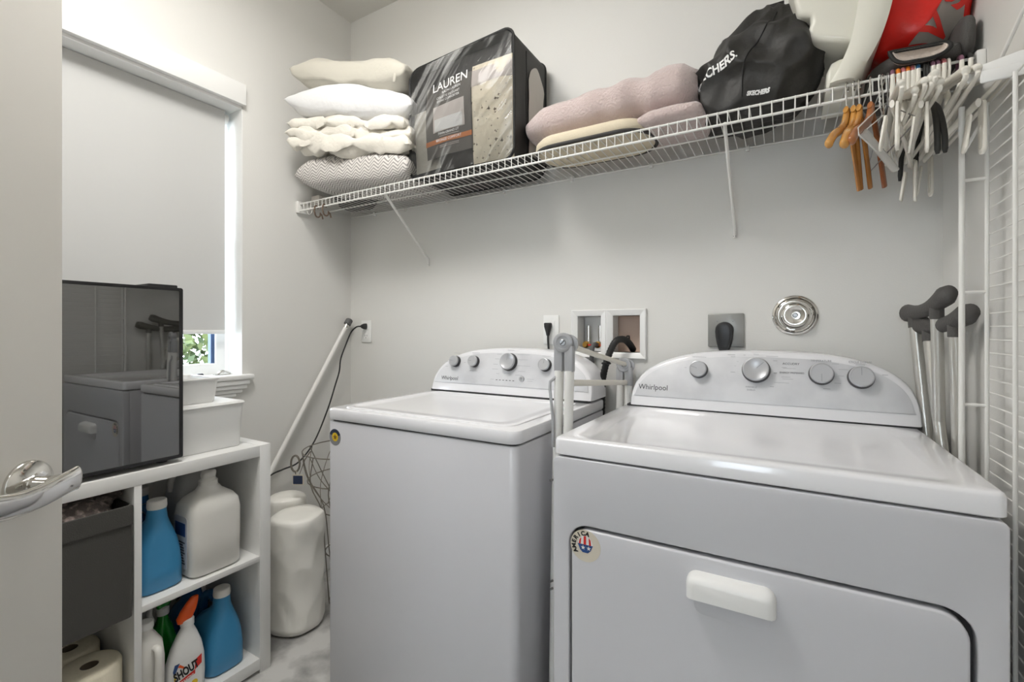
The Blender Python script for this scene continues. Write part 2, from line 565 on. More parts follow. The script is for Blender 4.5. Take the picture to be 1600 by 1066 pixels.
# ================================================================== the room
XL, XR, YB, YF, ZC = -1.929, 0.3655, 1.655, -0.36, 2.752
struct(obj('floor', B(XL - 0.12, XR + 0.12, YF - 1.6, YB + 0.12, -0.06, 0.0), 'floor', smooth=None))
struct(obj('ceiling', B(XL - 0.12, XR + 0.12, YF - 1.6, YB + 0.12, ZC, ZC + 0.08), 'ceil', smooth=None))
# back wall with the two openings of the laundry outlet box
def rect(x0, x1, z0, z1):
    return [(x0, z0), (x1, z0), (x1, z1), (x0, z1)]
wb = plate([rect(XL - 0.12, XR + 0.12, 0, ZC), rect(-0.690, -0.578, 1.083, 1.224), rect(-0.549, -0.436, 1.083, 1.224)], 0.12, front((0, YB + 0.12, 0)))
struct(obj('wall_back', wb, 'wall', smooth=None))
WY0, WY1, WZ0, WZ1 = 0.22, 1.098, 0.985, 2.090
wl = plate([rect(YF - 0.1, YB, 0, ZC), rect(WY0, WY1, WZ0, WZ1)], 0.15, frame((XL - 0.15, 0, 0), (0, 1, 0), (0, 0, 1)))
struct(obj('wall_left', wl, 'wall', smooth=None))
struct(obj('wall_right', B(XR, XR + 0.12, YF - 1.6, YB, 0, ZC), 'wall', smooth=None))
wf = plate([rect(XL, XR, 0, ZC), [(-0.69, -0.01), (0.10, -0.01), (0.10, 2.06), (-0.69, 2.06)]], 0.12, front((0, YF, 0)))
struct(obj('wall_front', wf, 'wall', smooth=None))
wh_ = plate([rect(XL - 0.12, XR + 0.12, 0, ZC), rect(-0.55, 0.05, 1.00, 1.90)], 0.10, front((0, YF - 1.5, 0)))
struct(obj('wall_hall', wh_, 'wall', smooth=None))
hw = bpy.data.objects.new('hall_fill_window', None); COL.objects.link(hw); struct(hw)  # unseen window added behind the camera so daylight fills the room
hw['label'] = 'unseen hall window added to let in fill daylight'
obj('frame', plate([rect(-0.55, 0.05, 1.00, 1.90), rect(-0.51, 0.01, 1.04, 1.86)], 0.05, front((0, YF - 1.53, 0)), 0.003), 'trim', hw)
obj('pane', B(-0.52, 0.02, YF - 1.558, YF - 1.553, 1.03, 1.87), 'glass', hw, smooth=None)
struct(obj('wall_hall_end', B(XL - 0.12, XL, YF - 1.5, YF - 0.12, 0, ZC), 'wall', smooth=None))
struct(obj('baseboard_left', B(XL, XL + 0.014, YF, YB, 0, 0.12, 0.003), 'trim'))
struct(obj('baseboard_back', B(XL + 0.014, XR, YB - 0.014, YB, 0, 0.12, 0.003), 'trim'))
struct(obj('baseboard_right', B(XR - 0.012, XR, YF, YB - 0.014, 0, 0.12, 0.003), 'trim'))

# window: jamb lining, sash frame, pane, head board, sill and moulded apron
win = bpy.data.objects.new('window_1', None); COL.objects.link(win); struct(win)
win['label'] = 'white framed window half hidden behind the roller shade'
jb = bmesh.new()
XO = XL - 0.15
box(jb, XO, XL + 0.001, WY1 - 0.003, WY1 + 0.0, WZ0, WZ1)
box(jb, XO, XL + 0.001, WY0, WY0 + 0.012, WZ0, WZ1)
box(jb, XO, XL + 0.001, WY0, WY1, WZ1 - 0.012, WZ1)
obj('jamb', jb, 'trim', win, smooth=None)
sf = plate([rect(WY0 + 0.012, WY1 - 0.012, WZ0, WZ1 - 0.012), rect(WY0 + 0.06, WY1 - 0.050, WZ0 + 0.045, WZ1 - 0.06)], 0.035, frame((XO + 0.01, 0, 0), (0, 1, 0), (0, 0, 1)), 0.003)
obj('sash_frame', sf, 'trim', win)
obj('sash_rail', B(XO + 0.008, XO + 0.05, WY0 + 0.03, WY1 - 0.03, 1.50, 1.54, 0.004), 'trim', win)
obj('window_edge_strip', B(XO + 0.012, XO + 0.034, WY1 - 0.064, WY1 - 0.050, WZ0 + 0.045, WZ1 - 0.06), 'blue_frame', win, smooth=None)
obj('pane', B(XO + 0.018, XO + 0.022, WY0 + 0.05, WY1 - 0.042, WZ0 + 0.035, WZ1 - 0.05), 'glass', win, smooth=None)
obj('head_board', B(XL - 0.03, XL + 0.022, WY0 - 0.02, WY1 + 0.004, 2.090, 2.175, 0.002), 'trim', win)
obj('sill', B(XO + 0.02, XL + 0.032, WY0 - 0.05, WY1 + 0.034, 0.965, 0.986, 0.006, 3), 'trim', win)
ap = bmesh.new()     # apron: three stepped mouldings narrowing downwards, mitred at the ends
for z0, z1, pr, ex in ((0.945, 0.965, 0.026, 0.018), (0.928, 0.945, 0.020, 0.010), (0.912, 0.928, 0.013, -0.006), (0.897, 0.912, 0.008, -0.028)):
    box(ap, XL, XL + pr, WY0 - 0.03 - ex, WY1 + ex, z0, z1, 0.004, 2)
obj('apron', ap, 'trim', win)

# roller shade, set inside the recess
rs = thing('roller_shade', 'off-white roller shade drawn most of the way down the window', 'blind', (-2.0, 0.66, 1.16))
obj('cloth', B(-2.001, -1.999, WY0 + 0.016, 1.066, 1.165, 2.076), 'shade', rs, smooth=None)
obj('bottom_bar', B(-2.005, -1.995, WY0 + 0.016, 1.066, 1.152, 1.168, 0.002), 'white_plastic', rs)
obj('roller', cyl((-2.024, WY0 + 0.014, 2.052), (-2.024, 1.084, 2.052), 0.021, 24), 'white_plastic', rs)
# shrub in the garden outside
sh = thing('garden_shrub', 'pale green leafy shrub outside the window', 'shrub', (-3.6, 1.9, 0))
random.seed(4)
lv = bmesh.new()
for k in range(3800):
    a, b_, rr = random.uniform(0, 2 * PI), random.uniform(-1, 1), random.uniform(0.55, 1.0) ** 0.5
    c_ = Vector((-3.6 + 0.55 * rr * math.cos(a) * math.sqrt(1 - b_ * b_), 1.9 + 0.85 * rr * math.sin(a) * math.sqrt(1 - b_ * b_), 0.85 + 0.62 * rr * b_))
    s_ = random.uniform(0.03, 0.055)
    ax = Vector((random.uniform(-1, 1), random.uniform(-1, 1), random.uniform(-1, 1))).normalized()
    bx_ = ax.orthogonal().normalized()
    vs = [lv.verts.new(c_ + ax * s_), lv.verts.new(c_ + bx_ * s_ * 0.45), lv.verts.new(c_ - ax * s_), lv.verts.new(c_ - bx_ * s_ * 0.45)]
    lv.faces.new(vs)
fo = obj('foliage', lv, 'leaf', sh, smooth=None); fo['kind'] = 'stuff'
obj('stem', tube([(-3.6, 1.9, 0), (-3.58, 1.92, 0.4), (-3.62, 1.86, 0.9)], [0.03, 0.024, 0.012], 8), 'bark', sh)
struct(obj('ground', B(-7.0, XL - 0.16, -3, 6, -0.2, -0.02), mat('garden_ground', (120, 124, 100), 0.9, bump=(8, 0.4)), smooth=None))

# open door at the left of the picture (hinge at its near end)
dr = bpy.data.objects.new('door_1', None); COL.objects.link(dr); struct(dr)
dr['label'] = 'pale flush door standing open at the left, chrome lever'
dr.location = (-0.671, -0.357, 0.0); dr.rotation_euler = (0, 0, R(120.3))
obj('leaf', B(0.0, 0.757, 0.0, 0.036, 0.008, 2.04, 0.0015), 'door', dr, local=True)
hx, hz = 0.700, 0.924
rm = frame((hx, 0, hz), (1, 0, 0), (0, 0, 1))      # local z points to -Y (towards the room)
ro = obj('rose', lathe([(0.0376, 0), (0.0376, 0.003), (0.0365, 0.0055), (0.033, 0.008), (0.026, 0.012), (0.0165, 0.0145), (0.0155, 0.016), (0.0, 0.016)], 40, rm), 'chrome', dr, local=True)
ne = obj('neck', lathe([(0.0135, 0.014), (0.0125, 0.022), (0.0135, 0.036), (0.0155, 0.046), (0.0145, 0.058), (0.006, 0.062), (0.0, 0.062)], 28, rm), 'chrome', dr, local=True)
lp = spline([(hx + 0.026, -0.056, hz + 0.004), (hx + 0.018, -0.058, hz + 0.004), (hx, -0.060, hz + 0.002), (hx - 0.035, -0.060, hz - 0.004), (hx - 0.07, -0.055, hz - 0.007), (hx - 0.105, -0.050, hz - 0.002), (hx - 0.118, -0.048, hz + 0.001)], 5)
rr_ = []
for i in range(len(lp)):
    t = i / (len(lp) - 1)
    rr_.append(0.0200 * min(1.0, (0.35 + 9 * t) if t < 0.08 else 1.0, (0.25 + 7 * (1 - t)) if t > 0.88 else 1.0) * (1.0 - 0.12 * math.sin(PI * min(1, t * 1.15))))
obj('lever', tube(lp, rr_, 20, flat=(1.0, 0.36), up=(0, 0, 1)), 'chrome', dr, smooth=80, local=True)
obj('lock_pin', cyl((hx + 0.004, -0.0585, hz - 0.0035), (hx + 0.004, -0.0665, hz - 0.0035), 0.0016, 8), 'screw', dr, local=True)

# ceiling lamp of the room, and an unseen hall one added for fill
for lx, ly, rl, lab in ((-1.05, 0.50, 0.31, 'wide round white flush ceiling lamp over the washer'), (-0.30, -1.00, 0.18, 'round white flush ceiling lamp added in the unseen hall for fill')):
    t = thing('ceiling_lamp', lab, 'lamp', (lx, ly, 2.67))
    obj('base', lathe([(rl + 0.010, 2.752), (rl + 0.010, 2.724), (rl * 0.5, 2.723), (0.0, 2.723)], 40, Matrix.Translation((lx, ly, 0))), 'white_plastic', t)
    obj('diffuser', lathe([(rl, 2.722), (rl, 2.655), (rl - 0.01, 2.63), (rl * 0.85, 2.612), (rl * 0.4, 2.600), (0.0, 2.598)], 40, Matrix.Translation((lx, ly, 0))), 'lamp', t)

# ================================================================== washer and dryer
def console(parent, xc, a, yf, zb, h, yback, lean, mname='console'):
    """arched control console; returns mapping from face (x, z) to a point"""
    def prof(aa, hh, n=40, e=2.5):
        out = []
        for k in range(n + 1):
            t = PI - PI * k / n
            cx, sx = math.cos(t), math.sin(t)
            e = 2.55 if cx < 0 else 2.95
            out.append((aa * math.copysign(abs(cx) ** (2 / e), cx), hh * abs(sx) ** (2 / e)))
        return out
    def fy(z): return yf + (z - zb) * lean
    bm = bmesh.new()
    rings = []
    for ins, y_off in ((0.010, 0.0), (0.004, 0.003), (0.0, 0.012), (0.0, None)):
        rg = []
        for x, z in prof(a - ins, h - ins):
            zz = zb + z
            y = fy(zz) + y_off if y_off is not None else yback
            rg.append(bm.verts.new((xc + x, y, zz)))
        rings.append(rg)
    skin(bm, rings, cap=True, closed=True)
    obj('console', bm, 'white_enamel', parent, smooth=35)
    z0 = 0.030
    pr = [(x, z) for x, z in prof(a - 0.014, h - 0.012, 60) if z > z0]
    xe = max(abs(p[0]) for p in pr) + 0.0025
    lp_ = [(-xe, z0)] + pr + [(xe, z0)]
    f = frame((xc, yf - 0.0005, zb), (1, 0, 0), (0, lean, 1))
    obj('control_panel', plate([lp_], 0.0022, f, 0.0006), mname, parent)
    def F(x, z, off=0.0): # matrix on the panel, x absolute
        q = frame((x, fy(z) - 0.0028 - off, z), (1, 0, 0), (0, lean, 1))
        return q
    return F

def knob(parent, Fm, r, ang=90.0):
    o = obj('knob', lathe([(r * 1.10, 0), (r * 1.10, 0.002), (r * 1.02, 0.012), (r * 0.98, 0.016), (0.0, 0.016)], 36, Fm), 'knob_black', parent)
    obj('knob_face', lathe([(r * 1.0, 0.012), (r * 1.01, 0.019), (r * 0.97, 0.022), (r * 0.90, 0.0225), (r * 0.86, 0.0215), (0.0, 0.0215)], 36, Fm), 'knob', o)
    a = R(ang)
    bmi = B(0.1 * r, 0.85 * r, -0.0006, 0.0006, 0.0215, 0.0219)
    bmesh.ops.transform(bmi, matrix=Fm @ Matrix.Rotation(a, 4, 'Z'), verts=bmi.verts[:])
    obj('pointer', bmi, 'print', o, smooth=None)
    return o

def marks(parent, F, lst, m='faint'):
    bm = bmesh.new()
    for x, z, w, hh in lst:
        b = B(-w / 2, w / 2, -hh * 0.36, hh * 0.36, 0, 0.0002)
        bmesh.ops.transform(b, matrix=F(x, z), verts=b.verts[:])
        me = bpy.data.meshes.new('t'); b.to_mesh(me); b.free(); bm.from_mesh(me); bpy.data.meshes.remove(me)
    o = obj('printed_marks', bm, m, parent, smooth=None); o['kind'] = 'stuff'; return o

# ---- washer
WX0, WX1, WYF, WYB, WT = -1.255, -0.556, 0.975, 1.62, 0.925
wa = thing('washing_machine', 'white top-loading washing machine next to the shelf unit', 'washer', ((WX0 + WX1) / 2, 1.3, 0))
obj('cabinet', rbox(WX0 + 0.004, WX1 - 0.004, WYF + 0.004, WYB, 0.015, WT - 0.044, 0.022, 0.003), 'enamel_shaded', wa)
obj('top_seam', rbox(WX0 + 0.012, WX1 - 0.012, WYF + 0.012, WYB - 0.004, WT - 0.046, WT - 0.038, 0.02, 0.001), 'seam', wa)
obj('top_frame', rbox(WX0, WX1, WYF, WYB, WT - 0.040, WT - 0.004, 0.030, 0.007, 6), 'white_enamel', wa)
LX0, LX1, LY0, LY1 = WX0 + 0.035, WX1 - 0.035, WYF + 0.028, 1.468
# lid: a shallow raised rim around a slightly sunk centre
lid = bmesh.new()
rings = []
for ins, z, r_ in ((0.0, WT - 0.0042, 0.045), (0.0012, WT - 0.0012, 0.045), (0.004, WT, 0.043), (0.020, WT + 0.0004, 0.036), (0.025, WT - 0.003, 0.034), (0.06, WT - 0.0036, 0.02)):
    rings.append([lid.verts.new((x, y, z)) for x, y in rrect(LX0 + ins, LX1 - ins, LY0 + ins, LY1 - ins, r_, 6)])
skin(lid, rings)
obj('lid', lid, 'white_enamel', wa)
F = console(wa, -0.897, 0.345, 1.470, 0.930, 0.168, 1.612, 0.26)
obj('console_seam', B(WX0 + 0.012, WX1 - 0.012, 1.474, 1.50, WT - 0.003, 0.931), 'seam', wa, smooth=None)
knob(wa, F(-1.133, 1.042), 0.0205, 175)
knob(wa, F(-1.043, 1.044), 0.0205, 175)
knob(wa, F(-0.886, 1.048), 0.031, 92)
knob(wa, F(-0.735, 1.042), 0.0215, 80)
knb = obj('start_button', lathe([(0.0105, 0), (0.0105, 0.004), (0.0085, 0.006), (0.0, 0.006)], 24, F(-0.825, 0.990)), 'knob', wa)
obj('button_dot', lathe([(0.005, 0.0055), (0.005, 0.0066), (0.0, 0.0066)], 16, F(-0.825, 0.990)), 'print', knb)
for k in range(6):
    b_ = B(-0.0035, 0.0035, -0.0011, 0.0011, 0, 0.0005)
    bmesh.ops.transform(b_, matrix=F(-0.932 + k * 0.0145, 0.981), verts=b_.verts[:])
    obj('indicator_light', b_, 'print_dark', wa, smooth=None)
text('maker_lettering', 'Whirlpool', 0.0215, F(-1.194, 0.970), 'print_dark', wa, sx=0.92)
mk = []
for x, z, w in ((-1.133, 1.075, 0.034), (-1.043, 1.078, 0.036), (-0.886, 1.092, 0.030), (-0.735, 1.074, 0.032), (-1.176, 1.04, 0.012), (-1.176, 1.022, 0.012), (-1.09, 1.04, 0.01), (-1.043, 1.009, 0.04), (-0.888, 1.006, 0.03), (-0.952, 0.982, 0.014), (-0.79, 0.99, 0.03), (-0.79, 0.983, 0.02),
    (-0.83, 1.076, 0.05), (-0.83, 1.058, 0.04), (-0.825, 1.036, 0.056), (-0.83, 1.016, 0.03), (-0.84, 1.002, 0.03), (-0.935, 1.076, 0.022), (-0.942, 1.058, 0.02), (-0.946, 1.038, 0.02), (-0.945, 1.02, 0.026), (-0.93, 1.004, 0.014)):
    mk.append((x, z, w, 0.0017))
marks(wa, F, mk)
st = obj('sticker', lathe([(0.026, 0), (0.026, 0.0006), (0, 0.0006)], 36, front((-1.213, WYF + 0.0042, 0.832))), 'print', wa)
obj('sticker_top_band', plate([[(0.0255 * math.cos(R(a)), 0.0255 * math.sin(R(a))) for a in range(20, 161, 10)] + [(0.015 * math.cos(R(a)), 0.015 * math.sin(R(a))) for a in range(160, 19, -10)]], 0.0004, front((-1.213, WYF + 0.0034, 0.832))), 'tag_navy', st, smooth=None)
obj('sticker_emblem', lathe([(0.0135, 0), (0.0135, 0.0005), (0, 0.0005)], 24, front((-1.212, WYF + 0.0034, 0.833))), 'yellow_print', st)
obj('sticker_star', plate([[((0.009 if k % 2 == 0 else 0.0042) * math.cos(R(90 + 36 * k)), (0.009 if k % 2 == 0 else 0.0042) * math.sin(R(90 + 36 * k))) for k in range(10)]], 0.0004, front((-1.212, WYF + 0.0028, 0.833))), 'brass', st, smooth=None)

# ---- dryer
DX0, DX1, DYF, DYB, DT = -0.4507, 0.2865, 0.957, 1.63, 0.925
dy = thing('clothes_dryer', 'white front-loading clothes dryer with wide pull-down door', 'dryer', ((DX0 + DX1) / 2, 1.3, 0))
obj('cabinet', rbox(DX0 + 0.002, DX1 - 0.002, DYF + 0.022, DYB, 0.015, DT - 0.042, 0.012, 0.003), 'enamel_shaded', dy)
door_o = rrect(-0.413, 0.251, 0.10, 0.739, 0.045, 8)
fp = plate([rrect(DX0, DX1, 0.03, DT - 0.042, 0.012, 4), door_o], 0.026, front((0, DYF + 0.026, 0)), 0.003)
obj('front_panel', fp, 'enamel_shaded', dy)
obj('door_gap', plate([rrect(-0.413, 0.251, 0.10, 0.739, 0.045, 8)], 0.003, front((0, DYF + 0.0235, 0))), 'seam', dy, smooth=None)
dd = obj('door', plate([rrect(-0.406, 0.243, 0.107, 0.732, 0.040, 8)], 0.024, front((0, DYF + 0.0215, 0)), 0.004), 'enamel_shaded', dy)
# handle: hooded grip, domed above and cut straight below
hb = bmesh.new()
rings = []
for ins, y in ((0.0, 0.0), (0.0, -0.010), (0.002, -0.020), (0.007, -0.027), (0.014, -0.030)):
    lp_ = []
    x0, x1, z0, z1 = -0.163 + ins, -0.012 - ins, 0.658 + ins * 0.2, 0.704 - ins
    r_ = 0.020 - ins * 0.6
    for cx_, cz_, a0 in ((x1 - r_, z1 - r_, 0), (x0 + r_, z1 - r_, 90)):
        for k in range(7):
            a = R(a0 + 15 * k); lp_.append((cx_ + r_ * math.cos(a), cz_ + r_ * math.sin(a)))
    lp_ += [(x0, z0), (x1, z0)]
    rings.append([hb.verts.new((x, DYF - 0.0022 + y, z)) for x, z in lp_])
skin(hb, rings)
obj('handle', hb, 'white_plastic', dd, smooth=35)
obj('handle_recess', plate([rrect(-0.150, -0.024, 0.622, 0.660, 0.017, 6)], 0.0012, front((0, DYF - 0.0022, 0)), 0.0005), 'enamel_shaded', dd)
# round sticker on the door
sx, sz, sy = -0.373, 0.6975, DYF - 0.0024
st = obj('sticker', lathe([(0.0345, 0), (0.0345, 0.0006), (0, 0.0006)], 40, front((sx, sy, sz))), 'tag_paper', dd)
def spart(name, lp_, m, lift): return obj(name, plate([lp_], 0.0003, front((sx, sy - lift, sz))), m, st, smooth=None)
hatx, haty = 0.000, 0.003
spart('emblem_crown', [(hatx + 0.0165 * math.cos(R(a)), haty + 0.019 * math.sin(R(a))) for a in range(0, 181, 12)], 'white_print', 0.0008)
for x0, x1 in ((-0.015, -0.0105), (-0.004, 0.002), (0.0085, 0.0135)):
    n_ = 6
    lo = [(x0 + (x1 - x0) * k / n_, haty) for k in range(n_ + 1)]
    hi = [(hatx + 0.9 * (x0 + (x1 - x0) * k / n_) , haty + 0.0185 * math.sqrt(max(0.02, 1 - ((x0 + (x1 - x0) * k / n_) / 0.0166) ** 2))) for k in range(n_, -1, -1)]
    spart('emblem_stripe', lo + hi, 'red_print', 0.0011)
spart('emblem_brim', [(-0.0175, 0.003), (0.0175, 0.003), (0.012, -0.009), (0.006, -0.0145), (-0.006, -0.0145), (-0.012, -0.009)], 'blue_print', 0.0010)
for cx_ in (-0.005, 0.008):
    spart('emblem_star', [(cx_ + (0.0052 if k % 2 == 0 else 0.0022) * math.cos(R(90 + 36 * k)), -0.004 + (0.0052 if k % 2 == 0 else 0.0022) * math.sin(R(90 + 36 * k))) for k in range(10)], 'white_print', 0.0013)
am = bmesh.new()
for k, ch in enumerate('AMERICA'):
    ang = R(212 - 22.0 * k)
    c_ = Vector((sx + 0.0225 * math.cos(ang), sy - 0.0009, sz + 0.0225 * math.sin(ang)))
    f_ = frame(c_, (math.sin(ang), 0, -math.cos(ang)), (math.cos(ang), 0, math.sin(ang)))
    b_ = text_bm(ch, 0.0128, f_, 0.0002, 0.0006, align='CENTER')
    me = bpy.data.meshes.new('t'); b_.to_mesh(me); b_.free(); am.from_mesh(me); bpy.data.meshes.remove(me)
obj('sticker_lettering', am, 'black_print', st, smooth=None)
# top
obj('top_seam', rbox(DX0 + 0.010, DX1 - 0.010, DYF + 0.012, DYB - 0.004, DT - 0.044, DT - 0.034, 0.01, 0.001), 'seam', dy)
tp = bmesh.new()
rings = []
for ins, z, r_ in ((0.003, DT - 0.0385, 0.014), (0.0, DT - 0.036, 0.016), (0.0, DT - 0.007, 0.016), (0.0025, DT - 0.002, 0.015), (0.007, DT, 0.012)):
    rings.append([tp.verts.new((x, y, z)) for x, y in rrect(DX0 + ins, DX1 - ins, DYF + ins, DYB - ins, r_, 5)])
# shallow dished work surface
for ix, iy0, iy1, z in ((0.055, 0.030, 0.16, DT), (0.063, 0.038, 0.168, DT - 0.0035)):
    rings.append([tp.verts.new((x, y, z)) for x, y in rrect(DX0 + ix, DX1 - ix, DYF + iy0, DYB - iy1, 0.03, 5)])
skin(tp, rings)
obj('top_panel', tp, 'white_enamel', dy)
F = console(dy, -0.068, 0.360, 1.478, 0.930, 0.176, 1.622, 0.26)
obj('console_seam', B(DX0 + 0.014, DX1 + 0.004, 1.482, 1.51, DT - 0.003, 0.931), 'seam', dy, smooth=None)
knob(dy, F(-0.224, 1.047), 0.024, 160)
knob(dy, F(-0.070, 1.052), 0.0335, 45)
knob(dy, F(0.086, 1.048), 0.027, 270)
knob(dy, F(0.172, 1.043), 0.027, 90)
text('maker_lettering', 'Whirlpool', 0.0235, F(-0.402, 0.980), 'print_dark', dy, sx=0.92)
for s_, x, z, sz_, mm in (('TEMPERATURE', 0.086, 1.081, 0.0072, 'print'), ('CYCLE SIGNAL', 0.172, 1.080, 0.0075, 'print'), ('ACCUDRY', 0.016, 1.070, 0.0085, 'print_dark'), ('ENERGY PREFERRED', 0.018, 1.046, 0.0065, 'print_dark'), ('WRINKLE', -0.082, 1.002, 0.0068, 'print'), ('SHIELD', -0.082, 0.994, 0.0068, 'print')):
    text('panel_lettering', s_, sz_, F(x, z), mm, dy, align='CENTER')
mk = [(-0.224, 1.085, 0.04, 0.0015), (-0.262, 1.052, 0.006, 0.0015), (-0.135, 1.094, 0.02, 0.002), (-0.13, 1.088, 0.012, 0.002), (-0.10, 1.094, 0.006, 0.0015), (-0.07, 1.097, 0.014, 0.0015), (-0.03, 1.092, 0.03, 0.0015), (-0.022, 1.080, 0.01, 0.0022), (-0.118, 1.075, 0.005, 0.0015), (-0.124, 1.062, 0.005, 0.0015), (-0.13, 1.044, 0.012, 0.0025),
      (0.012, 1.060, 0.03, 0.0015), (0.0, 1.062, 0.012, 0.0015), (-0.022, 1.046, 0.008, 0.004), (0.004, 1.036, 0.022, 0.0015), (0.008, 1.031, 0.026, 0.0015), (-0.006, 1.020, 0.036, 0.0015), (-0.03, 1.008, 0.01, 0.0025),
      (0.118, 1.076, 0.016, 0.0018), (0.136, 1.062, 0.022, 0.0015), (0.13, 1.045, 0.012, 0.0018), (0.122, 1.026, 0.014, 0.0022), (0.098, 1.010, 0.016, 0.0022), (0.222, 1.052, 0.012, 0.0018), (0.172, 1.0755, 0.02, 0.0018)]
marks(dy, F, mk)

# ================================================================== fittings on the back wall
def outlet(name, label, x0, x1, z0, z1, y=YB, m='white_plastic'):
    t = thing(name, label, 'outlet', ((x0 + x1) / 2, y, z0))
    obj('cover_plate', B(x0, x1, y - 0.006, y, z0, z1, 0.0025, 2), m, t)
    return t
o1 = outlet('wall_outlet', 'white double wall outlet near the corner with the black cord plugged in', -1.846, -1.777, 1.107, 1.216)
for zc in (1.185, 1.138):
    s_ = obj('socket', plate([rrect(-1.829, -1.794, zc - 0.0155, zc + 0.0155, 0.007, 4)], 0.0015, front((0, YB - 0.006, 0)), 0.0004), 'white_plastic', o1)
    for dx in (-0.007, 0.007):
        obj('slot', B(-1.8115 + dx - 0.001, -1.8115 + dx + 0.001, YB - 0.0078, YB - 0.0074, zc - 0.001, zc + 0.007), 'seam', s_, smooth=None)
    obj('ground_hole', cyl((-1.8115, YB - 0.0074, zc - 0.008), (-1.8115, YB - 0.0079, zc - 0.008), 0.0022, 8), 'seam', s_)
o2 = outlet('wall_outlet', 'white wall outlet behind the washer with a black plug', -0.821, -0.754, 1.112, 1.226)
obj('socket_strip', B(-0.804, -0.771, YB - 0.0078, YB - 0.006, 1.135, 1.203, 0.0006), 'white_plastic', o2)

# black cord: outlet -> down the corner -> behind the shelf unit
cd = thing('power_cord', 'thin black power cord hanging from the corner outlet', 'cord', (-1.81, 1.63, 1.185))
obj('plug', loft([(0, 0, 0, 0.015, 0.010, 3), (0, 0, 0.012, 0.014, 0.010, 3), (0, 0, 0.022, 0.011, 0.009, 2.5), (0, 0, 0.032, 0.006, 0.006, 2)], 16, frame((-1.811, YB - 0.0078, 1.187), (0, 0, 1), (1, 0, 0)) @ Matrix.Rotation(PI, 4, 'X')), 'black_rubber', cd)
cpts = [(-1.811, 1.618, 1.187), (-1.83, 1.605, 1.184), (-1.852, 1.592, 1.16), (-1.868, 1.578, 1.11), (-1.885, 1.556, 1.03), (-1.89, 1.55, 0.965), (-1.892, 1.530, 0.905), (-1.892, 1.483, 0.785), (-1.885, 1.405, 0.650), (-1.885, 1.325, 0.575), (-1.888, 1.252, 0.560), (-1.895, 1.20, 0.548), (-1.905, 1.10, 0.50), (-1.908, 0.99, 0.46), (-1.908, 0.90, 0.40)]
obj('cable', tube(spline(cpts, 6), 0.0036, 8), 'black_rubber', cd)

pc = thing('washer_plug', 'black angled plug and cord in the outlet above the washer console', 'plug', (-0.79, 1.64, 1.18))
obj('plug', loft([(0, 0, 0, 0.006, 0.006, 2), (0, 0, 0.012, 0.008, 0.008, 2.4), (0, 0, 0.034, 0.014, 0.012, 3), (0, 0, 0.047, 0.015, 0.012, 3), (0, 0, 0.050, 0.012, 0.010, 3)], 18, Matrix.Translation((-0.794, YB - 0.0195, 1.146))), 'black_rubber', pc)
obj('cable', tube(spline([(-0.794, 1.6355, 1.148), (-0.793, 1.6355, 1.12), (-0.790, 1.636, 1.08), (-0.785, 1.638, 0.98), (-0.78, 1.64, 0.86)], 4), 0.0042, 8), 'black_rubber', pc)

# laundry outlet box: two framed recesses with valves and hoses
lb = thing('laundry_outlet_box', 'white double framed laundry supply box recessed in the wall', 'outlet box', (-0.56, 1.65, 1.07))
def bevel_frame(x0, x1, z0, z1, w, parent):
    bm = bmesh.new()
    rings = []
    for ins, y in ((0, YB), (0, YB - 0.010), (0.003, YB - 0.013), (w * 0.75, YB - 0.008), (w, YB - 0.004), (w, YB + 0.06)):
        rings.append([bm.verts.new((x, y, z)) for x, z in ((x0 + ins, z0 + ins), (x1 - ins, z0 + ins), (x1 - ins, z1 - ins), (x0 + ins, z1 - ins))])
    skin(bm, rings, cap=False)
    return obj('frame', bm, 'white_plastic', parent, smooth=20)
def cell(x0, x1, z0, z1, mback, parent):
    bm = bmesh.new()
    box(bm, x0, x1, YB + 0.075, YB + 0.08, z0, z1)
    box(bm, x0, x0 + 0.003, YB + 0.004, YB + 0.075, z0, z1)
    box(bm, x1 - 0.003, x1, YB + 0.004, YB + 0.075, z0, z1)
    box(bm, x0, x1, YB + 0.004, YB + 0.075, z0, z0 + 0.003)
    box(bm, x0, x1, YB + 0.004, YB + 0.075, z1 - 0.003, z1)
    return obj('recess', bm, mback, parent, smooth=None)
bevel_frame(-0.700, -0.562, 1.064, 1.243, 0.023, lb)
bevel_frame(-0.562, -0.418, 1.064, 1.243, 0.023, lb)
cell(-0.689, -0.579, 1.084, 1.223, 'white_plastic', lb)
cell(-0.548, -0.437, 1.084, 1.223, 'copper', lb)
for vx in (-0.655, -0.608):
    v = obj('valve', lathe([(0.006, 0), (0.010, 0.002), (0.010, 0.012), (0.013, 0.014), (0.013, 0.022), (0.009, 0.025), (0.009, 0.032), (0, 0.032)], 20, frame((vx, YB + 0.045, 1.112), (1, 0, 0), (0, 0, 1))), 'brass', lb)
    obj('riser', cyl((vx, YB + 0.055, 1.118), (vx, YB + 0.055, 1.185), 0.0075, 14), 'chrome', v)
    obj('valve_handle', B(vx + 0.010, vx + 0.024, YB + 0.020, YB + 0.026, 1.108, 1.114, 0.001), 'red_print', v)
hs = tag(obj('supply_hose', tube(spline([(-0.608, 1.668, 1.112), (-0.609, 1.645, 1.113), (-0.612, 1.632, 1.095), (-0.614, 1.635, 1.05), (-0.616, 1.636, 0.95), (-0.616, 1.636, 0.70)], 5), 0.0085, 12), 'grey_rubber'), 'grey braided supply hose leaving the left recess of the outlet box', 'hose')
dh = thing('drain_hose', 'thick black corrugated drain hose looping out of the right recess', 'hose', (-0.52, 1.6, 1.1))
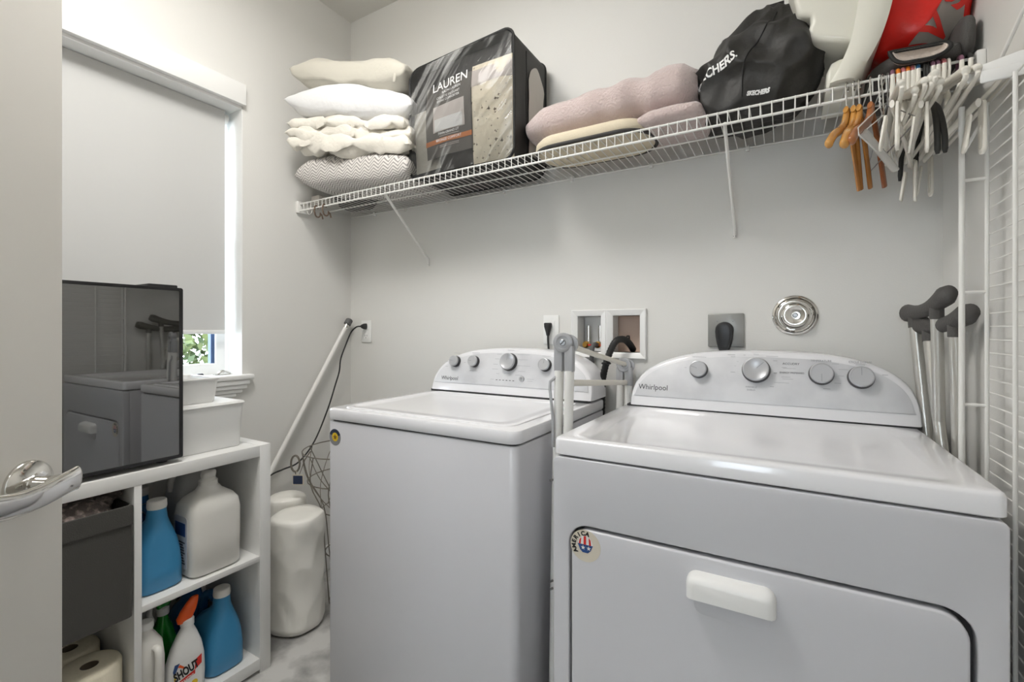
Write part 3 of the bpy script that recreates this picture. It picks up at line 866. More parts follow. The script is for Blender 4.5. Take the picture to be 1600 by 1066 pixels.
dp = spline([(-0.478, 1.700, 1.095), (-0.482, 1.664, 1.118), (-0.492, 1.632, 1.134), (-0.510, 1.602, 1.130), (-0.528, 1.590, 1.095), (-0.545, 1.586, 1.04), (-0.560, 1.60, 0.985), (-0.572, 1.628, 0.92), (-0.578, 1.640, 0.84), (-0.58, 1.640, 0.7)], 10)
obj('hose', tube(dp, [0.0125 if i % 2 else 0.0108 for i in range(len(dp))], 14), 'black_rubber', dh, smooth=60)
obj('guide_clip', tube([(-0.482, 1.664, 1.132), (-0.482, 1.660, 1.146), (-0.488, 1.655, 1.146), (-0.488, 1.652, 1.134)], 0.003, 6), 'black_plastic', dh)
obj('strap', tube([(-0.5425 + 0.014 * math.cos(a), 1.587 + 0.014 * math.sin(a), 1.05) for a in [2 * PI * k / 14 for k in range(14)]], 0.0035, 6, closed=True), 'black_plastic', dh)

do = thing('dryer_outlet', 'square grey steel outlet plate above the dryer', 'outlet', (-0.163, YB, 1.11))
obj('cover_plate', B(-0.217, -0.110, YB - 0.008, YB, 1.112, 1.221, 0.004, 2), 'steel_plate', do)
obj('receptacle_ring', lathe([(0.027, 0), (0.027, 0.002), (0.0, 0.002)], 30, front((-0.166, YB - 0.008, 1.167))), 'black_plastic', do)
for sx_, sz_ in ((-0.188, 1.197), (-0.142, 1.197), (-0.142, 1.137)):
    obj('screw', lathe([(0.003, 0), (0.002, 0.0012), (0, 0.0012)], 10, front((sx_, YB - 0.008, sz_))), 'screw', do)
dp_ = thing('dryer_plug', 'chunky black dryer plug on the grey steel plate', 'plug', (-0.166, 1.63, 1.1))
f_ = frame((-0.166, YB - 0.010, 1.10), (1, 0, 0), (0, 0, 1))
obj('plug', plate([[(0.014, 0.0), (0.021, 0.022), (0.025, 0.045), (0.0265, 0.062)] + [(0.026 * math.cos(R(a)), 0.068 + 0.025 * math.sin(R(a))) for a in range(0, 181, 15)] + [(-0.0265, 0.062), (-0.025, 0.045), (-0.021, 0.022), (-0.014, 0.0)]], 0.024, f_, 0.004), 'black_rubber', dp_)
obj('grip_inset', plate([[(0.010, 0.012), (0.018, 0.045)] + [(0.019 * math.cos(R(a)), 0.068 + 0.019 * math.sin(R(a))) for a in range(0, 181, 20)] + [(-0.018, 0.045), (-0.010, 0.012)]], 0.002, frame((-0.166, YB - 0.0335, 1.10), (1, 0, 0), (0, 0, 1)), 0.0008), 'black_plastic', dp_)
obj('cable', tube([(-0.166, 1.633, 1.102), (-0.166, 1.634, 1.06), (-0.164, 1.638, 0.98), (-0.16, 1.64, 0.85)], 0.0078, 10), 'black_rubber', dp_)

vc = thing('vent_cover', 'round polished chrome vent cover on the wall above the dryer', 'vent cover', (0.028, YB, 1.15))
vm = front((0.028, YB, 1.2115))
obj('flange', lathe([(0.0615, 0), (0.0615, 0.002), (0.059, 0.005), (0.054, 0.006), (0.051, 0.0035), (0.047, 0.003), (0.044, 0.007), (0.040, 0.011), (0.0, 0.011)], 48, vm), 'chrome', vc)
obj('cap', lathe([(0.040, 0.012), (0.041, 0.018), (0.036, 0.026), (0.031, 0.029), (0.024, 0.029), (0.022, 0.0275), (0.008, 0.0275), (0.0, 0.0275)], 48, vm), 'chrome', vc)
obj('centre_screw', lathe([(0.0075, 0.027), (0.0075, 0.029), (0.0055, 0.0315), (0.0, 0.0315)], 20, vm), 'screw', vc)
for a in (0, 120, 240):
    obj('spring_tab', tube([vm @ Vector((rr * math.cos(R(a + q)), rr * math.sin(R(a + q)), 0.016)) for q, rr in ((0, 0.043), (15, 0.045), (30, 0.043))], 0.0022, 6), 'chrome', vc)

# ================================================================== wire shelf
SZ, SY0, SY1 = 1.745, 1.352, 1.648
ws = thing('wire_shelf', 'long white wire shelf across the back wall', 'shelf', (-0.78, 1.655, 1.74))
obj('front_rail', cyl((XL + 0.012, SY0, SZ), (XR - 0.012, SY0, SZ), 0.0032, 10), 'wire', ws)
obj('lower_rail', cyl((XL + 0.012, SY0 - 0.001, SZ - 0.032), (XR - 0.012, SY0 - 0.001, SZ - 0.032), 0.0036, 10), 'wire', ws)
obj('back_rail', cyl((XL + 0.012, SY1, SZ - 0.001), (XR - 0.012, SY1, SZ - 0.001), 0.0032, 10), 'wire', ws)
obj('middle_rail', cyl((XL + 0.012, 1.50, SZ - 0.004), (XR - 0.012, 1.50, SZ - 0.004), 0.0028, 8), 'wire', ws)
w0 = obj('wire', tube([(0, SY1 + 0.002, SZ + 0.002), (0, SY0 - 0.002, SZ + 0.002), (0, SY0 - 0.0045, SZ - 0.001), (0, SY0 - 0.0045, SZ - 0.034)], 0.0015, 6), 'wire', ws)
w0.location.x = XL + 0.022
k = 1
while XL + 0.022 + 0.0254 * k < XR - 0.015:
    c = w0.copy(); COL.objects.link(c); c.location.x = XL + 0.022 + 0.0254 * k; k += 1
for xf, xw in ((-1.385, -1.408), (-0.137, -0.137)):
    br = obj('support_brace', tube([(xf, SY0 + 0.004, SZ - 0.028), (xw, YB - 0.008, 1.492), (xw, YB - 0.004, 1.462)], 0.0068, 10, flat=(1.0, 0.7)), 'wire', ws)
    obj('brace_screw', lathe([(0.0042, 0), (0.003, 0.002), (0, 0.002)], 10, front((xw, YB - 0.0085, 1.468))), 'screw', br)
for xe, sgn in ((XL, 1), (XR, -1)):
    e = obj('end_bracket', B(min(xe, xe + sgn * 0.016), max(xe, xe + sgn * 0.016), SY0 - 0.012, SY0 + 0.05, SZ - 0.040, SZ + 0.012, 0.003), 'wire', ws)
    obj('bracket_screw', cyl((xe + sgn * 0.0155, SY0 + 0.02, SZ + 0.006), (xe + sgn * 0.018, SY0 + 0.02, SZ + 0.006), 0.004, 10), 'screw', e)
for xk in (-1.75, -1.55, -1.30, -1.0, -0.70, -0.40, -0.10, 0.15):
    obj('wall_clip', B(xk - 0.006, xk + 0.006, YB - 0.014, YB, SZ - 0.012, SZ + 0.006, 0.002), 'wire', ws)
# two bronze hooks and clear clips hung at the left end
for i, (xh, lab) in enumerate(((-1.800, 'bronze scroll hook hanging at the shelf end, nearer the corner of the two'), (-1.745, 'bronze scroll hook hanging at the shelf end, right-hand of the two'))):
    pts = [(xh, SY0 + 0.008 * math.cos(R(a)), SZ - 0.032 + 0.008 * math.sin(R(a))) for a in range(-20, 200, 20)] + [(xh, SY0 - 0.010, SZ - 0.05)] + [(xh + 0.004, SY0 + 0.004 + 0.014 * math.cos(R(a)), SZ - 0.058 + 0.016 * math.sin(R(a))) for a in range(180, 400, 20)] + [(xh + 0.004, SY0 + 0.026, SZ - 0.060), (xh + 0.006, SY0 + 0.03, SZ - 0.078)]
    tag(obj('shelf_hook', tube(pts, 0.0034, 8), 'pewter'), lab, 'hook', 'hooks at the shelf end')
rg_ = [(-1.845 + 0.016 * math.cos(R(a)), SY0, SZ - 0.040 + 0.016 * math.sin(R(a))) for a in range(0, 360, 24)]
tag(obj('ring_clip', tube(rg_, 0.0018, 6, closed=True), 'hanger_clear'), 'thin white ring hanging from the left shelf end', 'ring')
tag(obj('folded_booklet', B(-1.90, -1.845, 1.40, 1.47, SZ + 0.004, SZ + 0.045, 0.003), 'pale_bag'), 'small pale folded booklet between the zigzag cushion and left wall', 'booklet')

# ================================================================== bedding stack on the shelf
ZS = SZ + 0.0045
tag(obj('dark_throw', cushion((-1.80, 1.575, ZS + 0.070), (0.10, 0.055, 0.070), 0.0, seed=31, wr=0.008, p=5, flat_bottom=0.95), 'charcoal_trim'), 'dark folded throw tucked in the corner behind the zigzag cushion', 'throw')
tag(obj('patterned_cushion', cushion((-1.560, 1.445, ZS + 0.068), (0.310, 0.140, 0.090), 0.10, p=4.5, wr=0.010, wf=6, seed=3, seg=50, pw=0.42, flat_bottom=0.62, tilt=(0, 0.10)), 'chevron', smooth=70), 'white cushion with a grey zigzag print at the bottom of the stack', 'cushion')
du = thing('folded_duvet', 'crumpled ivory duvet folded under the white pillow', 'duvet', (-1.57, 1.42, ZS + 0.15))
for nm_, cz_, hx_, sd_, rz_, dx_ in (('lower_fold', 0.188, 0.303, 12, 0.17, 0.012), ('middle_fold', 0.228, 0.312, 33, 0.20, 0.0), ('upper_fold', 0.270, 0.300, 23, 0.15, 0.004)):
    obj(nm_, cushion((-1.565 + dx_, 1.435, ZS + cz_ - 0.012), (hx_, 0.160, 0.036), rz_, p=9, wr=0.016, wf=11, seed=sd_, seg=84, crease=0.040, flat_bottom=0.8, pw=0.42, tilt=(0, 0.15)), 'duvet', du, smooth=80)
tag(obj('bed_pillow', cushion((-1.562, 1.432, ZS + 0.340), (0.316, 0.162, 0.088), 0.19, p=3.6, wr=0.012, wf=6, seed=41, seg=60, pw=0.45, crease=0.012, tilt=(0, 0.19), flat_bottom=0.7), 'pillow_white', smooth=80), 'plump white bed pillow, second from the top of the stack', 'pillow')
pt_ = thing('folded_pillow', 'pale cream pillow folded on top of the bedding stack', 'pillow', (-1.57, 1.43, ZS + 0.44))
obj('pillow', cushion((-1.565, 1.440, ZS + 0.472), (0.305, 0.158, 0.074), 0.16, p=4.2, wr=0.014, wf=6, seed=52, seg=60, pw=0.42, crease=0.018, tilt=(0, 0.20), flat_bottom=0.8), 'pillow_cream', pt_, smooth=80)
obj('case_hem', tube([(-1.312, 1.335, ZS + 0.385), (-1.304, 1.333, ZS + 0.412), (-1.310, 1.338, ZS + 0.440), (-1.325, 1.352, ZS + 0.458)], [0.006, 0.008, 0.008, 0.005], 10, flat=(1, 0.6)), 'pillow_cream', pt_)

# ================================================================== comforter in a clear zip bag
BX0, BX1, BY0, BY1, BZ0, BZ1 = -1.262, -0.790, 1.368, 1.605, ZS, 2.205
cb = thing('comforter_bag', 'clear vinyl bag of bedding with black piping and printed card', 'bedding bag', (-1.02, 1.48, ZS))
def bagpt(u, v, w):      # u,v across/up the front (0..1), w depth
    x = BX0 + (BX1 - BX0) * u
    z = BZ0 + (BZ1 - BZ0 - 0.030 * (1 - u)) * v
    bulge = 0.020 * math.sin(PI * u) * math.sin(PI * v)
    return Vector((x, BY0 - bulge * (1 - w) + (BY1 - BY0) * w + 0.012 * nz((x, z, w), 5, 3), z + 0.006 * nz((x, z, 9), 6, 2)))
shell = bmesh.new()
lp_ = rrect(0, 1, 0, 1, 0.10, 6)
rings = [[shell.verts.new(bagpt(u, v, w)) for u, v in lp_] for w in (0.0, 0.08, 0.3, 0.6, 0.9, 1.0)]
skin(shell, rings, cap=False)
shell.faces.new(rings[-1])
obj('shell', shell, 'vinyl_black', cb, smooth=50)
obj('front_piping', tube([bagpt(u, v, 0.0) for u, v in lp_], 0.0048, 8, closed=True), 'black_piping', cb)
obj('back_piping', tube([bagpt(u, v, 1.0) for u, v in lp_], 0.0048, 8, closed=True), 'black_piping', cb)
def front_patch(name, us, vs, lift, m, parent, n=16, bump=0.0, seed=0.0, w0=0.0):
    bm = bmesh.new(); g = {}
    for i in range(n + 1):
        for j in range(n + 1):
            u = us[0] + (us[1] - us[0]) * i / n; v = vs[0] + (vs[1] - vs[0]) * j / n
            q = bagpt(u, v, w0); q.y += -lift
            if bump:
                e = max(0.0, math.sin(PI * i / n)) ** 0.5 * max(0.0, math.sin(PI * j / n)) ** 0.5
                q.y -= bump * (0.4 + 0.6 * nz(q, 14, seed)) * e
            g[i, j] = bm.verts.new(q)
    for i in range(n):
        for j in range(n): bm.faces.new((g[i, j], g[i + 1, j], g[i + 1, j + 1], g[i, j + 1]))
    r_ = bmesh.ops.solidify(bm, geom=bm.faces[:], thickness=0.0015)
    return obj(name, bm, m, parent, smooth=60)
front_patch('lining', (0.03, 0.97), (0.03, 0.965), -0.030, 'vinyl_black', cb)
front_patch('bedding_left', (0.02, 0.30), (0.08, 0.62), -0.024, 'pillow_cream', cb, bump=0.012, seed=4)
front_patch('bedding_floral', (0.64, 0.985), (0.02, 0.80), -0.010, 'floral', cb, n=26, bump=0.020, seed=8)
front_patch('bedding_fold', (0.63, 0.985), (0.63, 0.76), -0.008, 'card_photo', cb, bump=0.012, seed=18)
front_patch('dark_cover', (0.30, 0.62), (0.02, 0.24), -0.020, 'charcoal_trim', cb, bump=0.012, seed=28)
cdv = front_patch('printed_card', (0.19, 0.645), (0.15, 0.76), -0.004, 'card', cb)
def card(u0, u1, v0, v1, nm, m, l=-0.0015): return front_patch(nm, (u0, u1), (v0, v1), l, m, cdv, n=8)
card(0.27, 0.58, 0.35, 0.575, 'card_picture', 'card_photo')
card(0.285, 0.56, 0.355, 0.46, 'card_picture_bed', 'white_print', -0.0004)
card(0.19, 0.645, 0.255, 0.295, 'card_band', 'card_orange')
def card_text(s, size, u, v, m='white_print', bold=0.0):
    q = bagpt(u, v, 0.0)
    sl = 0.030 / 0.47
    bm = text_bm(s, size, frame((q.x, q.y, q.z), (1, 0, sl * v), (0, 0, 1)), 0.0, bold, align='CENTER')
    for vv in bm.verts:
        uu = (vv.co.x - BX0) / (BX1 - BX0); v2 = (vv.co.z - BZ0) / (BZ1 - BZ0 - 0.030 * (1 - uu))
        vv.co.y = bagpt(uu, v2, 0.0).y + 0.0012
    obj('card_lettering', bm, m, cdv, smooth=None)
card_text('LAUREN', 0.046, 0.435, 0.708, bold=0.0003)
card_text('RALPH LAUREN', 0.0130, 0.45, 0.672)
card_text('COUETTE EN DUVET', 0.0120, 0.42, 0.634)
card_text("D'UNE COMFORTER", 0.0120, 0.42, 0.604)
card_text('TWIN GRAND LIT', 0.012, 0.42, 0.322)
card_text('BRONZE COMFORT', 0.013, 0.42, 0.268)
# small print as fine lines
for v in (0.232, 0.220, 0.308):
    card(0.33, 0.52, v, v + 0.004, 'card_small_print', 'pale_bag', -0.001)
# clear film in front, and the side window
fb = bmesh.new(); g = {}; n = 90
for i in range(n + 1):
    for j in range(n + 1):
        u = 0.012 + 0.976 * i / n; v = 0.012 + 0.976 * j / n
        # keep inside the rounded corners
        q = bagpt(u, v, 0.0); q.y -= 0.004 + 0.004 * math.sin(PI * u) * math.sin(PI * v)
        k1 = 0.35 + 0.65 * max(0.0, min(1.0, (u + v - 0.95) * 2.2)) + 0.4 * max(0.0, 0.2 - u) * 5
        q.y += 0.0034 * k1 * (abs(nz((u * 1.0 - v * 0.62 + 0.05 * math.sin(v * 7), u * 0.10 + v * 0.14, 0), 17.0, 6)) - 0.35)
        g[i, j] = fb.verts.new(q)
cut = lambda i, j: (min(i, n - i) + min(j, n - j)) >= 5
for i in range(n):
    for j in range(n):
        if cut(i, j) and cut(i + 1, j) and cut(i, j + 1) and cut(i + 1, j + 1):
            fb.faces.new((g[i, j], g[i + 1, j], g[i + 1, j + 1], g[i, j + 1]))
obj('clear_film', fb, 'film', cb, smooth=80, recalc=False)
sw = bmesh.new(); g = {}; n = 12
for i in range(n + 1):
    for j in range(n + 1):
        w = 0.40 + 0.52 * i / n; v = 0.10 + (0.58 + 0.16 * math.sin(PI * i / n)) * j / n
        q = bagpt(1.0, v, w); q.x += 0.003 + 0.004 * nz(q, 18, 2)
        g[i, j] = sw.verts.new(q)
for i in range(n):
    for j in range(n): sw.faces.new((g[i, j], g[i + 1, j], g[i + 1, j + 1], g[i, j + 1]))
obj('side_window', sw, 'pale_bag', cb, smooth=70)
obj('zip', tube([bagpt(1.0, v, 0.30) + Vector((0.006, 0, 0)) for v in [0.08 + 0.80 * k / 10 for k in range(11)]], 0.0022, 6), 'black_piping', cb)

# ================================================================== beige pad, pink blanket
pad = thing('beige_pad', 'flat beige oval pad lying under the pink blanket', 'pad', (-0.53, 1.45, ZS))
pl = rrect(-0.735, -0.335, 1.348, 1.56, 0.095, 8)
pb = bmesh.new(); rings = []
cx_, cy_ = -0.535, 1.454
for s_, z in ((0.90, 0.0), (0.98, 0.010), (1.0, 0.022), (0.99, 0.034), (0.93, 0.045), (0.80, 0.050)):
    rings.append([pb.verts.new((cx_ + (x - cx_) * s_, cy_ + (y - cy_) * s_, ZS + z)) for x, y in pl])
skin(pb, rings)
obj('cover', pb, 'beige_pad', pad, smooth=60)
obj('edge_trim', tube([(cx_ + (x - cx_) * 0.975, cy_ + (y - cy_) * 0.975, ZS + 0.0065) for x, y in pl], 0.0062, 8, closed=True), 'charcoal_trim', pad)

pk = thing('pink_blanket', 'dusty pink plush blanket rolled up beside the bedding bag', 'blanket', (-0.47, 1.5, ZS))
def roll(xa, xb, n, fn, seed):
    bm = bmesh.new(); rings = []
    for i in range(n + 1):
        t = i / n
        x = xa + (xb - xa) * t
        cy, cz, ry, rz = fn(t)
        e = min(1.0, (0.55 + 3.5 * t) if t < 0.13 else 1.0, (0.62 + 5 * (1 - t)) if t > 0.925 else 1.0)
        rg = []
        for k in range(36):
            a = 2 * PI * k / 36
            ca, sa = math.cos(a), math.sin(a)
            y = cy + ry * e * math.copysign(abs(ca) ** 0.85, ca); z = cz + rz * e * math.copysign(abs(sa) ** 0.85, sa)
            q = Vector((x, y, z)); w = nz(q, 9, seed) * 0.010 + nz(q, 26, seed) * 0.004 + 0.006 * math.sin(x * 55 + 4 * nz(q, 4, seed))* (0.3 if abs(x + 0.42) > 0.1 else 1.0)
            q += Vector((0.3 * nz(q, 8, seed + 3) * 0.02, ca * w, sa * w))
            q.z = max(q.z, cz - rz * 1.02)
            rg.append(bm.verts.new(q))
        rings.append(rg)
    skin(bm, rings)
    return bm
obj('roll', roll(-0.775, -0.215, 44, lambda t: (1.487, ZS + 0.052 + 0.064 + 0.012 * t, 0.115, 0.058 + 0.016 * t), 5), 'pink', pk, smooth=80)
obj('under_fold', roll(-0.400, -0.190, 20, lambda t: (1.462, ZS + 0.032, 0.108, 0.030), 15), 'pink', pk, smooth=80)

# ================================================================== black sack
sk = thing('black_sack', 'black nylon shoe sack with white lettering', 'bag', (-0.05, 1.49, ZS))
def sackfn(q):
    t = (q.z + 0.16) / 0.32
    q.x += 0.035 * (t - 0.5) + 0.0
    if q.z > 0:
        s_ = 1.0 - 0.62 * min(1.0, q.z / 0.17) ** 1.3
        q.x = q.x * s_ + 0.030 * (q.z / 0.16); q.y *= s_
    return q
sb = blob((-0.066, 1.482, ZS + 0.150), (0.150, 0.142, 0.160), n=2.6, sub=6, amps=((4, 0.022), (12, 0.012), (26, 0.005)), seed=2.2, zmin=ZS + 0.003, ridge=0.034, rf=12, fn=sackfn)
me = bpy.data.meshes.new('sack'); sb.to_mesh(me)
bvh = BVHTree.FromBMesh(sb)
sb.free()
sack = link_mesh('sack_body', me, 'sack', sk, 80)
obj('loop_tab', B(-0.034, 0.000, 1.462, 1.470, ZS + 0.285, ZS + 0.312, 0.001), 'black_piping', sk)
def wrap_text(s, size, mtx, m, parent, bold=0.001, shear=0.2, lift=0.0028, sx=1.0):
    bm = text_bm(s, size, mtx, 0.0, bold, shear, sx=sx)
    bmesh.ops.subdivide_edges(bm, edges=[e for e in bm.edges if e.calc_length() > size * 0.16], cuts=2)
    bmesh.ops.triangulate(bm, faces=bm.faces[:])
    d = (mtx.to_3x3() @ Vector((0, 0, -1))).normalized()
    lost = []
    for v in bm.verts:
        hit = bvh.ray_cast(v.co - d * 0.3, d)
        if hit[0] is not None and hit[0].y < 1.44: v.co = hit[0] - d * lift
        else: lost.append(v)
    bmesh.ops.delete(bm, geom=lost, context='VERTS')
    return obj('lettering', bm, m, parent, smooth=None)
wrap_text('SKECHERS.', 0.032, frame((-0.224, 1.36, ZS + 0.092), (1, 0.05, 0.30), (-0.30, 0, 1)), 'white_print', sk, sx=0.80)
seam_pts = []
for k_ in range(15):
    t_ = k_ / 14.0
    x_ = -0.018 - 0.085 * t_ ** 0.8 + 0.010 * math.sin(t_ * 7); z_ = ZS + 0.265 - 0.235 * t_
    hit = bvh.ray_cast(Vector((x_, 1.2, z_)), Vector((0, 1, 0)))
    if hit[0] is not None: seam_pts.append(hit[0] + Vector((0, -0.0005, 0)))
obj('seam', tube(spline(seam_pts, 3), 0.0024, 6), 'black_piping', sk, smooth=80)
wrap_text('SKECHERS', 0.014, frame((-0.082, 1.33, ZS + 0.030), (1, 0.1, -0.04), (0, 0, 1)), 'white_print', sk, sx=0.8)

# ================================================================== white moulded tub, red bag, charcoal carrier
tb = thing('moulded_tub', 'white moulded plastic baby tub stood on its side', 'tub', (0.12, 1.45, ZS))
# curved rim band sweeping from the top down to the deck
rim = bmesh.new(); rings = []
ctr = spline([(0.190, 1.36, 2.02), (0.182, 1.35, 1.93), (0.165, 1.345, 1.85), (0.140, 1.342, 1.79), (0.118, 1.345, ZS + 0.006)], 6)
for i, c in enumerate(ctr):
    t = i / (len(ctr) - 1)
    hw = 0.036 - 0.012 * t
    rings.append([rim.verts.new(c + Vector(o_)) for o_ in ((-hw, -0.004, 0), (-hw * 0.4, -0.010, 0), (hw * 0.5, -0.009, 0), (hw, 0.0, 0), (hw, 0.20, 0), (hw - 0.006, 0.20, 0), (-hw + 0.004, 0.21, 0), (-hw, 0.20, 0))])
skin(rim, rings)
obj('rim', rim, 'tub', tb, smooth=50)
up_ = plate([[(0.010, 2.05), (0.028, 1.955), (0.040, 1.945), (0.055, 1.940), (0.057, 1.925), (0.050, 1.905), (0.050, 1.888), (0.058, 1.880), (0.165, 1.842), (0.185, 2.05)]], 0.20, front((0, 1.56, 0)), 0.012)
obj('basin', up_, 'tub', tb, smooth=50)
lo_ = plate([[(0.088, ZS + 0.002), (0.090, 1.800), (0.100, 1.822), (0.116, 1.828), (0.160, 1.828), (0.150, ZS + 0.002)]], 0.18, front((0, 1.56, 0)), 0.010)
obj('foot', lo_, 'tub', tb, smooth=50)

rb = thing('red_bag', 'red and pale grey plastic shopping bag with big red letters', 'bag', (0.29, 1.5, 1.85))
rbm = blob((0.288, 1.500, 1.930), (0.100, 0.115, 0.112), n=2.8, sub=5, amps=((8, 0.020), (18, 0.008)), seed=9, ridge=0.02, rf=10)
for v in rbm.verts: v.co.x = min(v.co.x, XR - 0.004)
me = bpy.data.meshes.new('bag'); rbm.to_mesh(me); bvh = BVHTree.FromBMesh(rbm); rbm.free()
link_mesh('bag_body', me, 'red_bag', rb, 80)
def wrap_strip(name, poly, m, lift, parent):
    bm = plate([poly], 0.0002, front((0, 1.3, 0)))
    bmesh.ops.dissolve_degenerate(bm, edges=bm.edges[:], dist=1e-5)
    for _ in range(4):
        bmesh.ops.subdivide_edges(bm, edges=[e for e in bm.edges if e.calc_length() > 0.010], cuts=1)
        bmesh.ops.triangulate(bm, faces=bm.faces[:])
    for v in list(bm.verts):
        hit = bvh.ray_cast(Vector((v.co.x, 1.0, v.co.z)), Vector((0, 1, 0)))
        v.co.y = hit[0].y - lift if hit[0] is not None else 1.46
    return obj(name, bm, m, parent, smooth=80)
wrap_strip('pale_panel', [(0.250, 1.832), (0.290, 1.826), (0.335, 1.836), (0.347, 1.862), (0.345, 1.90), (0.354, 1.94), (0.354, 2.0), (0.340, 2.0), (0.318, 1.93), (0.286, 1.868)], 'pale_bag', 0.004, rb)
for ch, x, z in (('V', 0.292, 1.858), ('S', 0.326, 1.902)):
    bm = text_bm(ch, 0.060, frame((x, 1.3, z), (0.62, 0, 0.78), (-0.78, 0, 0.62)), 0.0, 0.003)
    xs = [v.co.x for v in bm.verts]; zs = [v.co.z for v in bm.verts]
    bmesh.ops.translate(bm, vec=(x - (min(xs) + max(xs)) / 2, 0, z - (min(zs) + max(zs)) / 2), verts=bm.verts[:])
    bmesh.ops.subdivide_edges(bm, edges=[e for e in bm.edges if e.calc_length() > 0.008], cuts=2)
    bmesh.ops.triangulate(bm, faces=bm.faces[:])
    for v in bm.verts:
        hit = bvh.ray_cast(Vector((v.co.x, 1.0, v.co.z)), Vector((0, 1, 0)))
        v.co.y = hit[0].y - 0.0065 if hit[0] is not None else 1.455
    obj('lettering', bm, 'red_print', rb, smooth=None)

gc = thing('padded_carrier', 'charcoal padded carrier with cream fleece opening under the red bag', 'carrier', (0.27, 1.48, ZS))
gb = blob((0.266, 1.490, ZS + 0.030), (0.092, 0.150, 0.031), n=3.0, sub=5, amps=((7, 0.010), (18, 0.004)), seed=14, zmin=ZS + 0.002)
obj('body', gb, 'grey_carrier', gc, smooth=80)
obj('end_flap', blob((0.342, 1.42, ZS + 0.056), (0.018, 0.075, 0.052), n=3, sub=4, amps=((9, 0.006),), seed=3), 'grey_carrier', gc, smooth=80)
op = spline([(x_, 1.331, z_) for x_, z_ in ((0.203, 1.790), (0.235, 1.788), (0.275, 1.785), (0.300, 1.783), (0.307, 1.774), (0.297, 1.763), (0.275, 1.757), (0.250, 1.758), (0.228, 1.760), (0.213, 1.770), (0.203, 1.790))], 5)[:-1]
fl = bmesh.new()
rings = []
cc = Vector((0.256, 1.326, 1.772))
for s_, dyy in ((1.0, 0.012), (0.97, 0.0), (0.88, -0.004), (0.7, 0.004), (0.4, 0.008)):
    rings.append([fl.verts.new((cc.x + (p.x - cc.x) * s_, p.y + dyy, cc.z + (p.z - cc.z) * s_)) for p in op])
skin(fl, rings)
obj('fleece_lining', fl, 'fleece', gc, smooth=70)
obj('piping', tube(op, 0.0045, 8, closed=True), 'black_piping', gc)

# ================================================================== hangers on the shelf rail
RZ = SZ + 0.0045       # top of the rail at SY0
def hook_pts(r=0.011, stem=0.060, x=0.0):
    pts = [(x, r * math.cos(R(a)), -0.008 + r * math.sin(R(a))) for a in range(-40, 181, 20)]
    # arc over the rail, then down to the neck under it
    return pts + [(x, -r, -0.022), (x, -r * 0.5, -0.040), (x, 0.0, -stem)]
HG = 'hangers on the wire shelf rail'
def wooden_hanger():
    t = thing('wooden_hanger', '', 'hanger', (0, 0, 0), group='wooden hangers on the rail')
    obj('hook', tube(hook_pts(0.011, 0.066), 0.0017, 8), 'chrome', t, local=True)
    near = spline([(0, 0.006, -0.060), (0, -0.004, -0.074), (0, -0.022, -0.100), (0, -0.062, -0.128), (0, -0.112, -0.152), (0, -0.148, -0.178), (0, -0.160, -0.190)], 5)
    n_ = len(near)
    obj('near_arm', tube(near, [0.0112 * (0.80 + 0.35 * min(1, i / 5) * (0.5 + 0.5 * i / n_)) * (0.35 if i == n_ - 1 else 0.72 if i == n_ - 2 else 0.92 if i == n_ - 3 else 1) for i in range(n_)], 14, flat=(0.85, 0.62)), 'wood', t, smooth=80, local=True)
    far = [(0, -0.012, -0.064), (0, 0.03, -0.095), (0, 0.085, -0.165), (0, 0.125, -0.225)]
    obj('far_arm', tube(spline(far, 4), 0.0118, 12, flat=(1.0, 0.45)), 'wood', t, smooth=60, local=True)
    return t
wh = wooden_hanger()
first = True
for x, lab, rz, mm in ((0.128, 'honey wooden hanger, leftmost on the rail', 0.30, None), (0.141, 'honey wooden hanger, second from the left on the rail', 0.22, None), (0.152, 'honey wooden hanger, third from the left on the rail', 0.28, None), (0.174, 'reddish-brown wooden hanger, right of the three honey ones', 0.34, {'near_arm': 'wood_red', 'far_arm': 'wood_red'})):
    if first:
        wh.location = (x, SY0, RZ); wh.rotation_euler = (0, 0, -rz); wh['label'] = lab; first = False
    else:
        dup(wh, (x, SY0, RZ), lab, (0.03 if mm is None else 0, 0, -rz), mats=mm)

# bare wire hangers
def wire_hanger(lab, x, rz, m):
    t = thing('wire_hanger', lab, 'hanger', (x, SY0, RZ), rotz=rz, group='wire hangers on the rail')
    obj('hook', tube(hook_pts(0.011, 0.07), 0.0014, 6), m, t, local=True)
    obj('loop', tube([(0, 0, -0.070), (0, -0.10, -0.125), (0, -0.17, -0.165), (0, -0.165, -0.178), (0, 0.165, -0.178), (0, 0.17, -0.165), (0, 0.10, -0.125)], 0.0014, 6, closed=True), m, t, local=True)
    obj('twist', tube([(0.002 * math.cos(i * 1.3), 0.002 * math.sin(i * 1.3), -0.04 - 0.0022 * i) for i in range(16)], 0.0012, 5), m, t, local=True)
    return t
wire_hanger('thin white wire hanger beside the reddish wooden hanger', 0.190, -0.35, 'wire')
wire_hanger('thin dark steel wire hanger among the white plastic hangers', 0.203, 0.1, 'screw')
tr = thing('trouser_bar_hanger', 'clear trouser bar hanger hanging low by the wooden hangers', 'hanger', (0.197, SY0, RZ), rotz=-0.5)
obj('hook', tube(hook_pts(0.011, 0.09), 0.0015, 6), 'chrome', tr, local=True)
obj('bar', tube([(0, -0.10, -0.150), (0, 0.06, -0.205)], 0.0085, 10, flat=(0.7, 1.0)), 'hanger_clear', tr, local=True)
obj('side_wire', tube([(0, 0, -0.09), (0, -0.10, -0.150)], 0.0013, 6), 'wire', tr, local=True)
obj('side_wire', tube([(0, 0, -0.09), (0, 0.06, -0.205)], 0.0013, 6), 'wire', tr, local=True)

